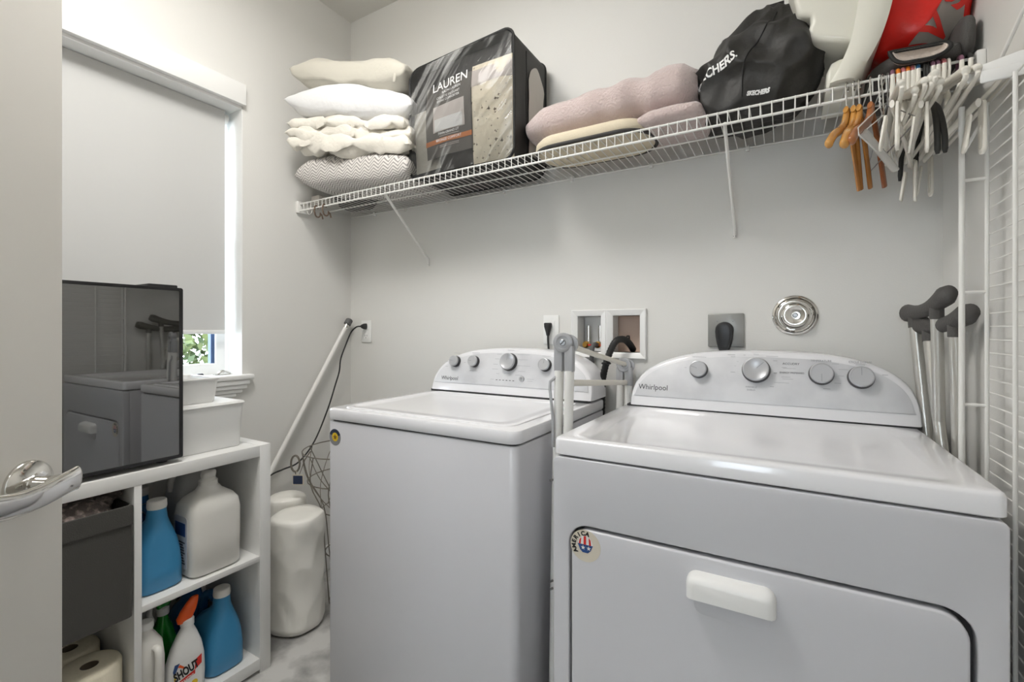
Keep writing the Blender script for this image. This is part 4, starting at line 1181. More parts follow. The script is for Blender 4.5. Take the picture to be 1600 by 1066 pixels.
# tubular plastic hangers with coloured hook sleeves
def plastic_hanger():
    t = thing('plastic_hanger', '', 'hanger', (0, 0, 0), group='plastic hangers with coloured hooks')
    hp = hook_pts(0.0125, 0.070)
    obj('hook_sleeve', tube(hp[:13], 0.0040, 10), 'purple', t, local=True)
    obj('neck', tube(hp[11:], [0.0042, 0.0044, 0.0052, 0.0060], 10), 'hanger_white', t, local=True)
    arm = spline([(0, -0.205, -0.128), (0, -0.19, -0.118), (0, -0.10, -0.090), (0, -0.03, -0.070), (0, 0, -0.062), (0, 0.03, -0.070), (0, 0.10, -0.090), (0, 0.19, -0.118), (0, 0.205, -0.128)], 4)
    obj('shoulder', tube(arm, [0.0058] + [0.0066] * (len(arm) - 2) + [0.0058], 12), 'hanger_white', t, smooth=80, local=True)
    obj('lower_bar', tube(spline([(0, -0.203, -0.130), (0, -0.185, -0.140), (0, 0, -0.140), (0, 0.185, -0.140), (0, 0.203, -0.130)], 4), 0.0040, 10), 'hanger_white', t, local=True)
    return t
ph = plastic_hanger(); first = True
seq = [(0.212, 'purple', 'white plastic hanger with a mauve hook, leftmost of the plastic ones', .25), (0.2215, 'orange_sleeve', 'white plastic hanger with an orange hook, left one of two orange', .1), (0.230, 'rose', 'white plastic hanger with a rose hook between the two orange hooks', -.1),
       (0.2385, 'orange_sleeve', 'white plastic hanger with an orange hook, right one of two orange', .15), (0.246, 'rose', 'white plastic hanger with a rose hook just left of the blue hook', -.05), (0.256, 'blue_sleeve', 'white plastic hanger with the only blue hook', .2),
       (0.280, 'purple', 'white plastic hanger with a mauve hook, right of the black hanger', -.05), (0.289, 'purple', 'white plastic hanger with a mauve hook, middle of the right-hand trio', .08), (0.298, 'rose', 'white plastic hanger with a rose hook at the right of the trio', -.02),
       (0.326, 'purple', 'white plastic hanger with a mauve hook near the right wall', .0), (0.340, 'hanger_black', 'white plastic hanger with a black hook nearest the right wall', .0)]
for x, m, lab, rz in seq:
    rot = (random.uniform(-0.10, 0.04), 0, -rz * 0.35)
    if x > 0.30: rot = (0.0, 0, 0.02)
    if first:
        ph.location = (x, SY0, RZ); ph.rotation_euler = rot; ph['label'] = lab; first = False
    else:
        dup(ph, (x, SY0, RZ), lab, rot, mats={'hook_sleeve': m})

# slim black hangers
for x, rz, lab in ((0.2655, 0.05, 'slim black hanger next to the blue-hooked hanger'), (0.272, -0.08, 'slim black hanger with drooping arms, right of its twin')):
    t = thing('black_hanger', lab, 'hanger', (x, SY0, RZ), rotz=rz, group='slim black hangers')
    obj('hook', tube(hook_pts(0.012, 0.075), 0.0036, 8), 'hanger_black', t, local=True)
    ar = spline([(0, -0.135, -0.235), (0, -0.130, -0.19), (0, -0.10, -0.135), (0, -0.05, -0.098), (0, 0, -0.072), (0, 0.10, -0.105), (0, 0.16, -0.135), (0, 0.185, -0.20)], 5)
    obj('shoulder', tube(ar, [0.003] + [0.0052] * (len(ar) - 2) + [0.003], 10, flat=(1.0, 0.7)), 'hanger_black', t, smooth=80, local=True)

# white clip hangers
def clip_hanger():
    t = thing('clip_hanger', '', 'hanger', (0, 0, 0), group='white clip hangers')
    obj('hook', tube(hook_pts(0.012, 0.075), 0.0030, 8), 'hanger_white', t, local=True)
    obj('stem', tube([(0, 0, -0.070), (0, 0, -0.155)], [0.006, 0.0045], 10), 'hanger_white', t, local=True)
    obj('bar', tube([(0, -0.155, -0.160), (0, 0, -0.155), (0, 0.155, -0.160)], 0.0085, 10, flat=(1.0, 0.5)), 'hanger_white', t, local=True)
    for sy_ in (-0.145, 0.145):
        c = obj('clip', plate([rrect(-0.013, 0.013, -0.09, 0.012, 0.012, 5), rrect(-0.0055, 0.0055, -0.080, -0.035, 0.005, 4)], 0.005, frame((0.006, sy_, -0.165), (0, 1, 0), (0, 0, 1)), 0.001), 'hanger_white', t, local=True)
        obj('clip_jaw', plate([rrect(-0.011, 0.011, -0.085, -0.012, 0.010, 5)], 0.004, frame((-0.010, sy_, -0.165), (0, 1, 0.0), (0.12, 0, 1)), 0.001), 'hanger_white', c, local=True)
    return t
ch_ = clip_hanger()
ch_.location = (0.234, SY0, RZ); ch_.rotation_euler = (-0.16, 0, -0.28); ch_['label'] = 'white clip hanger tilted with its far clips hanging lowest'
dup(ch_, (0.250, SY0, RZ), 'white clip hanger in the middle of the hanging clips', (-0.10, 0, -0.12))
dup(ch_, (0.306, SY0, RZ), 'white clip hanger nearest the standing wire rack', (-0.02, 0, 0.05))

# ================================================================== spare wire shelf panel standing on end by the right wall
wp = thing('standing_rack', 'spare white wire shelf standing upright against the right wall', 'wire rack', (0.33, 1.1, 0.0))
PX, PY1, PY0, PZ = 0.338, 1.240, 0.955, 1.605
PZ0 = 0.008
for y in (PY1, 1.112, PY0):
    obj('upright_rod', cyl((PX, y, PZ0), (PX, y, PZ), 0.0036, 10), 'wire', wp)
obj('hang_rod', cyl((0.302, PY1, PZ0), (0.302, PY1, PZ), 0.0050, 12), 'wire', wp)
w0 = obj('wire', tube([(PX + 0.004, PY0 - 0.01, 0), (PX + 0.004, PY1 + 0.002, 0)], 0.0014, 6), 'wire', wp)
w0.location.z = 0.03
k = 1
while 0.03 + 0.0254 * k < PZ:
    c = w0.copy(); COL.objects.link(c); c.location.z = 0.03 + 0.0254 * k; k += 1
for z in (1.460, 1.240, 1.020, 0.70, 0.40, 0.12):
    obj('rung', cyl((0.302, PY1, z), (PX, PY1, z), 0.0034, 8), 'wire', wp)
obj('gusset', cyl((0.304, PY1, 1.515), (PX, PY1, 1.585), 0.0034, 8), 'wire', wp)
b_ = B(-0.038, 0.038, -0.004, 0.004, -0.013, 0.013, 0.003)
bmesh.ops.transform(b_, matrix=frame((0.328, 1.165, 1.640), (0.95, -0.35, 0.10), (0.35, 0.95, 0)), verts=b_.verts[:])
obj('end_strap', b_, 'white_plastic', wp)
b_ = B(-0.034, 0.026, -0.0035, 0.0035, -0.011, 0.011, 0.003)
bmesh.ops.transform(b_, matrix=frame((0.336, 1.140, 1.618), (1, -0.05, 0.02), (0, 1, 0)), verts=b_.verts[:])
obj('end_strap', b_, 'white_plastic', wp)
obj('end_wire', tube([(0.338, 1.19, 1.650), (0.350, 1.13, 1.705), (0.354, 1.06, 1.735)], 0.0034, 8), 'wire', wp)

# ================================================================== crutches
def crutch(lab, a, b, za, zb, base, mfoot):
    """a/b: far and near ends of the arm pad (x, y), standing on base"""
    t = thing('crutch', lab, 'crutch', base, group='aluminium crutches in the corner')
    A, Bp = Vector((a[0], a[1], za)), Vector((b[0], b[1], zb))
    d = (Bp - A)
    pts = [A + d * k / 12 for k in range(13)]
    for i, p in enumerate(pts): p.z += -0.016 * math.sin(PI * i / 12)
    rr = [0.020 + 0.010 * abs(i / 6.0 - 1) ** 2 for i in range(13)]; rr[0] = 0.016; rr[12] = 0.020
    obj('arm_pad', tube(pts, rr, 16, flat=(0.85, 0.72)), 'foam', t, smooth=80)
    for f in (0.24, 0.74):
        top = A + d * f; top.z -= 0.028
        bot = Vector(base) + Vector((0, (f - 0.5) * 0.07, 0.42))
        obj('collar', cyl(tuple(top + Vector((0, 0, 0.012))), tuple(top + (bot - top).normalized() * 0.02), 0.0138, 14), 'foam', t)
        obj('upright_tube', cyl(tuple(top), tuple(bot), 0.0118, 16), 'alu', t)
    obj('lower_leg', cyl((base[0], base[1], 0.03), (base[0], base[1], 0.62), 0.0115, 14), 'alu', t)
    md = A.lerp(Bp, 0.5); h_ = Vector(base).lerp(md, 0.62); h_.z = 0.80
    obj('hand_grip', cyl((h_.x, h_.y - 0.06, 0.80), (h_.x, h_.y + 0.06, 0.80), 0.014, 14), 'foam', t)
    obj('rubber_foot', lathe([(0.020, 0), (0.020, 0.012), (0.015, 0.03), (0.014, 0.05), (0, 0.05)], 18, Matrix.Translation((base[0], base[1], 0.001))), 'grey_rubber', t)
crutch('aluminium crutch with grey pad, the taller and left one', (0.276, 1.590), (0.314, 1.368), 1.212, 1.250, (0.330, 1.46, 0), 'foam')
crutch('aluminium crutch with grey pad, right one behind the wire rack rod', (0.293, 1.545), (0.333, 1.305), 1.182, 1.205, (0.336, 1.345, 0), 'foam')

# ================================================================== folded drying rack between washer and dryer
rk = thing('drying_rack', 'white folding airer with grey hinges wedged between washer and dryer', 'drying rack', (-0.50, 1.3, 0))
def joint(x, y, z, s=1.0):
    j = obj('hinge', lathe([(0.026 * s, 0), (0.026 * s, 0.010), (0.0235 * s, 0.012), (0.017 * s, 0.012), (0.016 * s, 0.0105), (0.0, 0.0105)], 32, frame((x, y, z), (1, 0.2, 0), (0, 0, 1))), 'grey_plastic', rk)
    j2 = obj('hinge_back', lathe([(0.025 * s, -0.014), (0.025 * s, -0.001), (0.0, -0.001)], 32, frame((x + 0.012, y + 0.004, z - 0.004), (1, 0.2, 0), (0, 0, 1))), 'grey_plastic', rk)
    sc_ = obj('screw', lathe([(0.0085 * s, 0.010), (0.0085 * s, 0.0135), (0.007 * s, 0.0148), (0, 0.0148)], 20, frame((x, y, z), (1, 0.2, 0), (0, 0, 1))), 'screw', j)
    b_ = B(-0.007 * s, 0.007 * s, -0.0012, 0.0012, 0.0146, 0.0152)
    bmesh.ops.transform(b_, matrix=frame((x, y, z), (1, 0.2, 0), (0, 0, 1)) @ Matrix.Rotation(R(45), 4, 'Z'), verts=b_.verts[:])
    obj('screw_slot', b_, 'seam', sc_, smooth=None)
    for dx in (-0.0135, 0.0165):
        obj('leg_socket', B(x + dx - 0.0125, x + dx + 0.0125, y - 0.008, y + 0.012, z - 0.078 * s, z - 0.008, 0.004), 'grey_plastic', rk)
        obj('leg', tube([(x + dx, y + 0.002, z - 0.075 * s), (x + dx * 0.95 - 0.004, y - 0.01, 0.70), (x + dx * 0.75 - 0.008, y - 0.03, 0.02)], 0.0150, 14, flat=(0.8, 1.0)), 'wire', rk)
joint(-0.505, 1.135, 1.134)
joint(-0.483, 1.600, 1.047, 0.95)
obj('top_bar', tube([(-0.494, 1.150, 1.124), (-0.478, 1.592, 1.049)], 0.0078, 12), 'warm_plastic', rk)
obj('cross_bar', tube([(-0.490, 1.150, 1.026), (-0.472, 1.600, 0.985)], 0.0072, 12, flat=(1.2, 0.7)), 'warm_plastic', rk)
obj('cross_bar', tube([(-0.500, 1.115, 0.62), (-0.485, 1.540, 0.60)], 0.0062, 10), 'warm_plastic', rk)
obj('latch_stay', tube([(-0.520, 1.128, 1.045), (-0.536, 1.118, 1.030), (-0.534, 1.112, 1.012), (-0.526, 1.112, 0.94), (-0.524, 1.110, 0.86)], 0.0042, 8), 'grey_plastic', rk)
for z in (0.78, 0.52, 0.50):
    obj('rivet', cyl((-0.516, 1.092, z), (-0.520, 1.084, z), 0.003, 8), 'screw', rk)

# ================================================================== cube shelf unit
KX0, KX1, KY0, KY1, KZ = -1.888, -1.540, 0.209, 0.974, 0.775
ku = thing('cube_shelf', 'white four-cube shelf unit under the window', 'shelf unit', ((KX0 + KX1) / 2, 0.59, 0))
obj('side_panel', B(KX0, KX1, 0.936, KY1, 0, KZ, 0.001), 'laminate', ku)
obj('side_panel', B(KX0, KX1, KY0, 0.247, 0, KZ, 0.001), 'laminate', ku)
obj('top_board', B(KX0, KX1, 0.247, 0.936, KZ - 0.038, KZ - 0.0006, 0.0008), 'laminate', ku)
obj('bottom_board', B(KX0, KX1, 0.247, 0.936, 0.012, 0.050, 0.0008), 'laminate', ku)
obj('divider', B(KX0, KX1 - 0.001, 0.581, 0.599, 0.050, KZ - 0.038, 0.0008), 'laminate', ku)
obj('shelf_board', B(KX0, KX1 - 0.001, 0.599, 0.936, 0.380, 0.398, 0.0008), 'laminate', ku)
obj('shelf_board', B(KX0, KX1 - 0.020, 0.247, 0.581, 0.380, 0.386, 0.0008), 'laminate', ku)

# dark fabric bin with a knitted throw, paper rolls below
fbn = thing('fabric_bin', 'charcoal fabric storage bin in the upper left cube', 'storage bin', (-1.70, 0.42, 0.39))
bb = bmesh.new(); rings = []
bx0, bx1, by0, by1 = -1.86, -1.530, 0.262, 0.576
for s_, z in ((0.0, 0.388), (0.0, 0.395), (-0.002, 0.55), (0.0, 0.690), (0.004, 0.692), (0.006, 0.60), (0.006, 0.40)):
    rings.append([bb.verts.new((x, y, z)) for x, y in rrect(bx0 + s_, bx1 - s_, by0 + s_, by1 - s_, 0.014, 4)])
skin(bb, rings)
obj('body', bb, 'bin_fabric', fbn, smooth=50)
obj('cuff', plate([rrect(0.262, 0.574, 0.640, 0.693, 0.004, 3)], 0.004, frame((-1.530, 0, 0), (0, 1, 0), (0, 0, 1)), 0.001), 'bin_fabric', fbn)
kt = thing('knitted_throw', 'brown grey chunky knitted throw heaped in the fabric bin', 'throw', (-1.66, 0.42, 0.68))
random.seed(7)
obj('heap', blob((-1.69, 0.418, 0.668), (0.150, 0.148, 0.050), n=3, sub=5, amps=((9, 0.02), (20, 0.012)), seed=3), 'knit', kt, smooth=80)
for i in range(11):
    y0 = 0.285 + 0.026 * i; x0 = -1.572 - 0.012 * (i % 3); z0 = 0.700 + 0.006 * ((i * 7) % 3)
    pts = [(x0 - 0.02 + 0.006 * math.sin(k * 1.1 + i), y0 + 0.024 * math.cos(k * 0.75 + i), z0 + 0.010 * math.sin(k * 0.75 + i * 1.7)) for k in range(8)]
    obj('knit_loop', tube(spline(pts, 4), 0.0075, 10), 'knit', kt, smooth=80)
def paper_roll(lab, x, y, z0, h, r):
    t = thing('paper_roll', lab, 'paper roll', (x, y, z0), group='paper rolls in the lower left cube')
    obj('roll', lathe([(0.019, 0.002), (r - 0.004, 0.0), (r, 0.006), (r, h - 0.010), (r - 0.004, h - 0.002), (r - 0.012, h), (0.020, h), (0.019, h - 0.03)], 40, Matrix.Translation((x, y, z0))), 'tissue', t, smooth=50)
    obj('core', lathe([(0.0195, 0.01), (0.0195, h - 0.002), (0.018, h - 0.002), (0.018, h - 0.04), (0, h - 0.04)], 24, Matrix.Translation((x, y, z0))), 'tissue_core', t)
paper_roll('white paper towel roll at the front of the lower left cube', -1.612, 0.508, 0.052, 0.215, 0.068)
paper_roll('white paper towel roll standing behind the front one', -1.748, 0.506, 0.052, 0.215, 0.066)
paper_roll('white paper towel roll nearest the open door', -1.650, 0.362, 0.052, 0.215, 0.068)

# ================================================================== bottles
def jug(lab, loc, m, mcap, mdark, w=0.062, d=0.084, h=0.240, group='blue detergent jugs', name='detergent_jug', rotz=0.0):
    """handled jug seen end on: local x = length (neck towards +x, handle behind it), local y = width"""
    t = thing(name, lab, 'jug', loc, rotz, group)
    k = d / 0.084
    S = [(0, 0, 0.0, d - 0.006, w - 0.006, 4), (0, 0, 0.006, d, w, 4), (0, 0, 0.06, d, w, 4), (0, 0, 0.105, d * 0.98, w * 0.95, 3.6), (0.002 * k, 0, 0.135, d * 0.94, w * 0.86, 3.2),
         (0.014 * k, 0, 0.162, d * 0.78, w * 0.70, 2.8), (0.030 * k, 0, 0.185, d * 0.52, w * 0.54, 2.4), (0.038 * k, 0, 0.205, 0.028, 0.027, 2), (0.040 * k, 0, h, 0.0225, 0.0225, 2)]
    obj('bottle', loft(S, 32), m, t, smooth=60, local=True)
    hp = spline([(0.022 * k, 0, 0.208), (-0.020 * k, 0, 0.222), (-0.058 * k, 0, 0.205), (-0.078 * k, 0, 0.160), (-0.076 * k, 0, 0.110)], 5)
    obj('handle', tube(hp, 0.0155, 14, flat=(1.0, 0.9)), mdark, t, smooth=80, local=True)
    obj('cap', lathe([(0.0245, h - 0.004), (0.0255, h + 0.001), (0.0245, h + 0.019), (0.022, h + 0.0215), (0.0, h + 0.0215)], 32, Matrix.Translation((0.040 * k, 0, 0))), mcap, t, local=True)
    return t
jug('light blue detergent jug with white cap on the upper shelf', (-1.662, 0.668, 0.399), 'blue_plastic', 'jug_white', 'blue_liquid')
jug('blue detergent jug standing behind at the left of the upper shelf', (-1.822, 0.690, 0.399), 'blue_liquid', 'jug_grey', 'blue_dark', d=0.056)
jug('blue detergent jug with white cap at the right of the bottom cube', (-1.655, 0.851, 0.051), 'blue_plastic', 'jug_white', 'blue_liquid')
jug('dark blue detergent jug at the back of the bottom cube', (-1.812, 0.842, 0.051), 'blue_liquid', 'jug_white', 'blue_dark', d=0.056, h=0.262)

# large white jug with a broken pour spout
wj = thing('white_jug', 'big white square-shouldered jug on the upper shelf', 'jug', (-1.622, 0.812, 0.399))
S = [(0, 0, 0, 0.056, 0.070, 5), (0, 0, 0.008, 0.064, 0.078, 5), (0, 0, 0.10, 0.066, 0.080, 5), (0, 0, 0.185, 0.066, 0.080, 5), (0, 0, 0.215, 0.063, 0.076, 4.5), (0, 0, 0.232, 0.054, 0.064, 3.6), (0, 0, 0.246, 0.040, 0.046, 2.6), (0, 0, 0.252, 0.034, 0.037, 2.2), (0, 0, 0.258, 0.032, 0.034, 2), (0, 0, 0.270, 0.024, 0.024, 2), (0, 0, 0.284, 0.023, 0.023, 2)]
obj('bottle', loft(S, 40), 'jug_white', wj, smooth=60, local=True)
obj('collar', lathe([(0.027, 0.266), (0.027, 0.280), (0.022, 0.284), (0.020, 0.290), (0, 0.290)], 30), 'jug_white', wj, local=True)
obj('spout', blob((0, 0.0, 0.298), (0.014, 0.020, 0.014), n=4, sub=4, amps=((60, 0.006),), seed=2), 'jug_white', wj, local=True)
obj('side_label', plate([rrect(-0.040, 0.040, 0.03, 0.19, 0.012, 5)], 0.0012, frame((0, -0.0800, 0), (1, 0, 0), (0, 0, 1))), 'label_pale', wj, local=True)
for k in range(9):
    obj('label_print', B(-0.030 + 0.002 * (k % 3), 0.028 - 0.004 * (k % 4), -0.0822, -0.0812, 0.045 + 0.008 * k, 0.048 + 0.008 * k), 'print_dark', wj, smooth=None, local=True)
obj('label_print', B(-0.030, 0.030, -0.0822, -0.0812, 0.13, 0.17), 'blue_print', wj, smooth=None, local=True)
bj = thing('translucent_jug', 'milky translucent jug at the back of the upper shelf', 'jug', (-1.800, 0.846, 0.399))
S = [(0, 0, 0, 0.050, 0.062, 5), (0, 0, 0.008, 0.056, 0.068, 5), (0, 0, 0.20, 0.056, 0.068, 5), (0, 0, 0.25, 0.050, 0.058, 3.6), (0, 0, 0.285, 0.030, 0.036, 2.4), (0, 0, 0.300, 0.024, 0.024, 2), (0, 0, 0.318, 0.024, 0.024, 2)]
obj('bottle', loft(S, 32), 'jug_grey', bj, smooth=60, local=True)
obj('handle', tube(spline([(0, 0.01, 0.290), (0, -0.035, 0.292), (0, -0.062, 0.262), (0, -0.064, 0.22)], 5), 0.010, 10), 'jug_white', bj, local=True)

# lower cube: white jug, green spray, stain remover
lj = thing('handled_jug', 'white jug with a moulded handle at the left of the bottom cube', 'jug', (-1.592, 0.633, 0.051))
S = [(0, 0, 0, 0.034, 0.028, 4), (0, 0, 0.006, 0.040, 0.033, 4), (0, 0, 0.17, 0.040, 0.033, 4), (0, 0, 0.215, 0.036, 0.030, 3.2), (0, -0.004, 0.238, 0.024, 0.021, 2.3), (0, -0.006, 0.246, 0.0175, 0.0175, 2), (0, -0.006, 0.262, 0.0175, 0.0175, 2)]
obj('bottle', loft(S, 30), 'jug_white', lj, smooth=60, local=True)
obj('cap', lathe([(0.0195, 0.256), (0.0200, 0.258), (0.0195, 0.272), (0.0175, 0.2745), (0, 0.2745)], 28, Matrix.Translation((0, -0.006, 0))), 'white_plastic', lj, local=True)
obj('handle', tube(spline([(0.034, 0.004, 0.205), (0.052, 0.004, 0.205), (0.058, 0.004, 0.18), (0.056, 0.004, 0.12), (0.050, 0.004, 0.07), (0.034, 0.004, 0.05)], 5), 0.010, 12, flat=(0.9, 1.0)), 'jug_white', lj, smooth=80, local=True)
gs = thing('green_spray_bottle', 'green trigger spray bottle behind the stain remover', 'spray bottle', (-1.700, 0.716, 0.051))
S = [(0, 0, 0, 0.028, 0.034, 3), (0, 0, 0.006, 0.032, 0.038, 3), (0, 0, 0.12, 0.032, 0.036, 3), (0, 0, 0.165, 0.024, 0.026, 2.4), (0, 0, 0.195, 0.014, 0.014, 2), (0, 0, 0.215, 0.013, 0.013, 2)]
obj('bottle', loft(S, 26), 'green', gs, smooth=60, local=True)
obj('collar', lathe([(0.017, 0.205), (0.017, 0.226), (0.013, 0.230), (0, 0.230)], 22), 'jug_grey', gs, local=True)
obj('spray_head', loft([(0, 0, 0.226, 0.012, 0.016, 3), (0, 0.002, 0.240, 0.013, 0.022, 3), (0, 0.010, 0.256, 0.014, 0.034, 3.5), (0, 0.012, 0.272, 0.013, 0.036, 3.5), (0, 0.008, 0.280, 0.010, 0.028, 3)], 24), 'green', gs, smooth=60, local=True)
obj('nozzle', cyl((0, 0.044, 0.266), (0, 0.056, 0.266), 0.009, 16), 'green', gs, local=True)
obj('trigger', tube(spline([(0, -0.018, 0.250), (0, -0.034, 0.240), (0, -0.036, 0.215), (0, -0.028, 0.195)], 4), 0.0095, 10, flat=(0.8, 1.0)), 'jug_grey', gs, smooth=80, local=True)
gs.scale = (1.0, 1.0, 1.06)
ss = thing('stain_remover_bottle', 'white stain remover bottle with orange nozzle and red label', 'spray bottle', (-1.588, 0.728, 0.051), rotz=-0.12)
S = [(0, 0, 0, 0.024, 0.044, 3), (0, 0, 0.006, 0.028, 0.050, 3), (0, 0, 0.06, 0.028, 0.052, 3), (0, 0.001, 0.11, 0.027, 0.049, 3), (0, 0.003, 0.150, 0.025, 0.040, 2.8), (0, 0.005, 0.185, 0.020, 0.026, 2.4), (0, 0.006, 0.205, 0.0155, 0.0165, 2), (0, 0.006, 0.222, 0.015, 0.0155, 2)]
obj('bottle', loft(S, 30), 'white_plastic', ss, smooth=60, local=True)
obj('collar', lathe([(0.0185, 0.210), (0.0185, 0.228), (0.015, 0.232), (0, 0.232)], 24, Matrix.Translation((0, 0.006, 0))), 'white_plastic', ss, local=True)
obj('nozzle', loft([(0, -0.004, 0.222, 0.010, 0.016, 2.6), (0.002, -0.001, 0.236, 0.014, 0.022, 2.4), (0.002, 0.009, 0.256, 0.014, 0.021, 2.4), (0, 0.020, 0.276, 0.011, 0.015, 2.4), (0, 0.026, 0.288, 0.007, 0.010, 2.4)], 24), 'orange', ss, smooth=60, local=True)
LF = lambda z, y=0.0, l=0.0: frame((0.0282 + l, y, z), (0, 1, 0), (0, 0, 1))
lab_ = obj('label', plate([[(-0.038, 0.03), (0.036, 0.03), (0.034, 0.112), (0.016, 0.122), (-0.026, 0.116), (-0.036, 0.10)]], 0.0008, LF(0)), 'white_print', ss, smooth=None, local=True)
def lpart(nm, poly, m, l):
    poly = [(x * 0.80, z) for x, z in poly]
    return obj(nm, plate([poly], 0.0003, LF(0, 0, l)), m, lab_, smooth=None, local=True)
lpart('label_blue_corner', [(-0.046, 0.085), (-0.028, 0.118), (-0.044, 0.118), (-0.050, 0.10)], 'blue_print', 0.0010)
lpart('label_orange_streak', [(-0.034, 0.108), (-0.014, 0.096), (-0.014, 0.102), (-0.028, 0.114)], 'orange', 0.0011)
lpart('label_yellow_ring', [(-0.046, 0.048), (-0.040, 0.048), (-0.040, 0.084), (-0.046, 0.090)], 'yellow_print', 0.0010)
lpart('label_red_flash', [(-0.036, 0.050), (0.022, 0.066), (0.022, 0.078), (0.044, 0.090), (0.044, 0.118), (0.024, 0.108), (0.020, 0.078), (-0.036, 0.062)], 'red_print', 0.0012)
obj('label_lettering', text_bm('SHOUT', 0.036, frame((0.0302, -0.034, 0.068), (0, 1, 0.26), (0, 0, 1)), 0.0003, 0.0014, sx=0.54), 'black_print', lab_, smooth=None, local=True)
obj('label_lettering', text_bm('TRIPLE-ACTING', 0.010, frame((0.0302, -0.026, 0.0525), (0, 1, 0.26), (0, 0, 1)), 0.0003, 0.0002, sx=0.60), 'white_print', lab_, smooth=None, local=True)
lpart('label_yellow_dot', [(0.020 + 0.011 * math.cos(R(a)), 0.040 + 0.009 * math.sin(R(a))) for a in range(0, 360, 24)], 'yellow_print', 0.0012)
rbt = thing('red_label_bottle', 'small milky bottle with a red label at the back of the bottom cube', 'bottle', (-1.850, 0.898, 0.051))
obj('bottle', loft([(0, 0, 0, 0.024, 0.024, 2), (0, 0, 0.005, 0.027, 0.027, 2), (0, 0, 0.14, 0.027, 0.027, 2), (0, 0, 0.17, 0.014, 0.014, 2), (0, 0, 0.19, 0.013, 0.013, 2)], 24), 'jug_grey', rbt, smooth=60, local=True)
obj('label', lathe([(0.0274, 0.06), (0.0274, 0.12)], 24), 'red_print', rbt, local=True)

# ================================================================== mini fridge with mirror-dark glass door
mf = thing('mini_fridge', 'black mini fridge with dark mirrored glass door', 'mini fridge', (-1.72, 0.48, KZ))
FY0, FY1, FZ0, FZ1 = 0.262, 0.706, 0.790, 1.292
obj('cabinet', B(-1.905, -1.585, FY0 + 0.004, FY1 - 0.004, FZ0, FZ1 - 0.006, 0.004), 'black_plastic', mf)
d_ = obj('door', plate([rrect(FY0, FY1, FZ0 - 0.002, FZ1, 0.006, 4), rrect(FY0 + 0.010, FY1 - 0.010, FZ0 + 0.008, FZ1 - 0.009, 0.003, 3)], 0.030, frame((-1.580, 0, 0), (0, 1, 0), (0, 0, 1)), 0.001), 'black_plastic', mf)
obj('glass', B(-1.576, -1.5515, FY0 + 0.008, FY1 - 0.008, FZ0 + 0.006, FZ1 - 0.007), 'glass_dark', d_, smooth=None)
obj('hinge_cover', B(-1.655, -1.568, 0.625, 0.700, FZ1 - 0.006, FZ1 + 0.009, 0.003), 'black_plastic', mf)
for fy in (FY0 + 0.05, FY1 - 0.035):
    for fx in (-1.60, -1.86):
        obj('foot', lathe([(0.014, KZ), (0.015, KZ + 0.004), (0.012, KZ + 0.016), (0, KZ + 0.016)], 18, Matrix.Translation((fx, fy, 0))), 'black_plastic', mf)

# ================================================================== white tubs on the shelf unit
def tub(name, lab, xc, yc, z0, h, bx, by, tx, ty):
    t = thing(name, lab, 'storage tub', (xc, yc, z0), group='white plastic tubs')
    bm = bmesh.new(); rings = []
    def rg(hx, hy, z): rings.append([bm.verts.new((xc + x, yc + y, z)) for x, y in rrect(-hx, hx, -hy, hy, 0.012, 4)])
    rg(bx - 0.002, by - 0.002, z0); rg(bx, by, z0 + 0.003); rg(tx, ty, z0 + h - 0.006); rg(tx - 0.003, ty - 0.003, z0 + h - 0.006); rg(bx - 0.004, by - 0.004, z0 + 0.006)
    skin(bm, rings)
    obj('body', bm, 'white_plastic', t, smooth=40)
    obj('rim', tube([(xc + x, yc + y, z0 + h - 0.004) for x, y in rrect(-tx - 0.001, tx + 0.001, -ty - 0.001, ty + 0.001, 0.012, 4)], 0.0040, 8, closed=True), 'white_plastic', t)
    return t
t = tub('storage_tub', 'large white plastic tub beside the mini fridge', -1.715, 0.815, KZ + 0.0005, 0.150, 0.112, 0.092, 0.120, 0.100)
obj('lid', B(-1.834, -1.596, 0.716, 0.914, KZ + 0.148, KZ + 0.153, 0.002), 'white_plastic', t)
tub('storage_tub', 'small white plastic tub stacked on the larger tub', -1.725, 0.788, KZ + 0.154, 0.082, 0.086, 0.055, 0.094, 0.064)

# things on the window sill
tag(obj('black_clip', blob((-1.945, 0.945, 0.9935), (0.008, 0.013, 0.0075), n=3, sub=3, amps=((60, 0.004),), seed=5, zmin=0.9865), 'black_plastic'), 'tiny black clip lying on the window sill', 'clip')
sl = thing('window_latch', 'small chrome window latch lying on the sill near the jamb', 'latch', (-1.965, 1.04, 0.987))
obj('base', B(-1.975, -1.955, 1.005, 1.075, 0.9865, 0.9905, 0.0015), 'chrome', sl)
obj('lever', tube([(-1.965, 1.02, 0.993), (-1.963, 1.035, 1.002), (-1.965, 1.055, 0.998), (-1.965, 1.07, 0.993)], [0.004, 0.006, 0.005, 0.003], 10), 'chrome', sl, smooth=80)

# ================================================================== corner: tension rod, wrapped rolls, wire basket
pr_ = thing('tension_rod', 'white tension rod with grey end cap leaning in the corner', 'rod', (-1.905, 1.0, 0.1))
pA, pB = Vector((-1.899, 1.622, 1.222)), Vector((-1.9065, 0.95, 0.158))
dv = (pB - pA).normalized()
obj('tube', cyl(tuple(pA + dv * 0.03), tuple(pB), 0.0105, 16), 'wire', pr_)
obj('inner_tube', cyl(tuple(pA + dv * 0.025), tuple(pA + dv * 0.05), 0.0122, 16), 'chrome', pr_)
obj('end_cap', tube([tuple(pA), tuple(pA + dv * 0.004), tuple(pA + dv * 0.03), tuple(pA + dv * 0.034)], [0.014, 0.0175, 0.0175, 0.013], 18), 'grey_rubber', pr_)

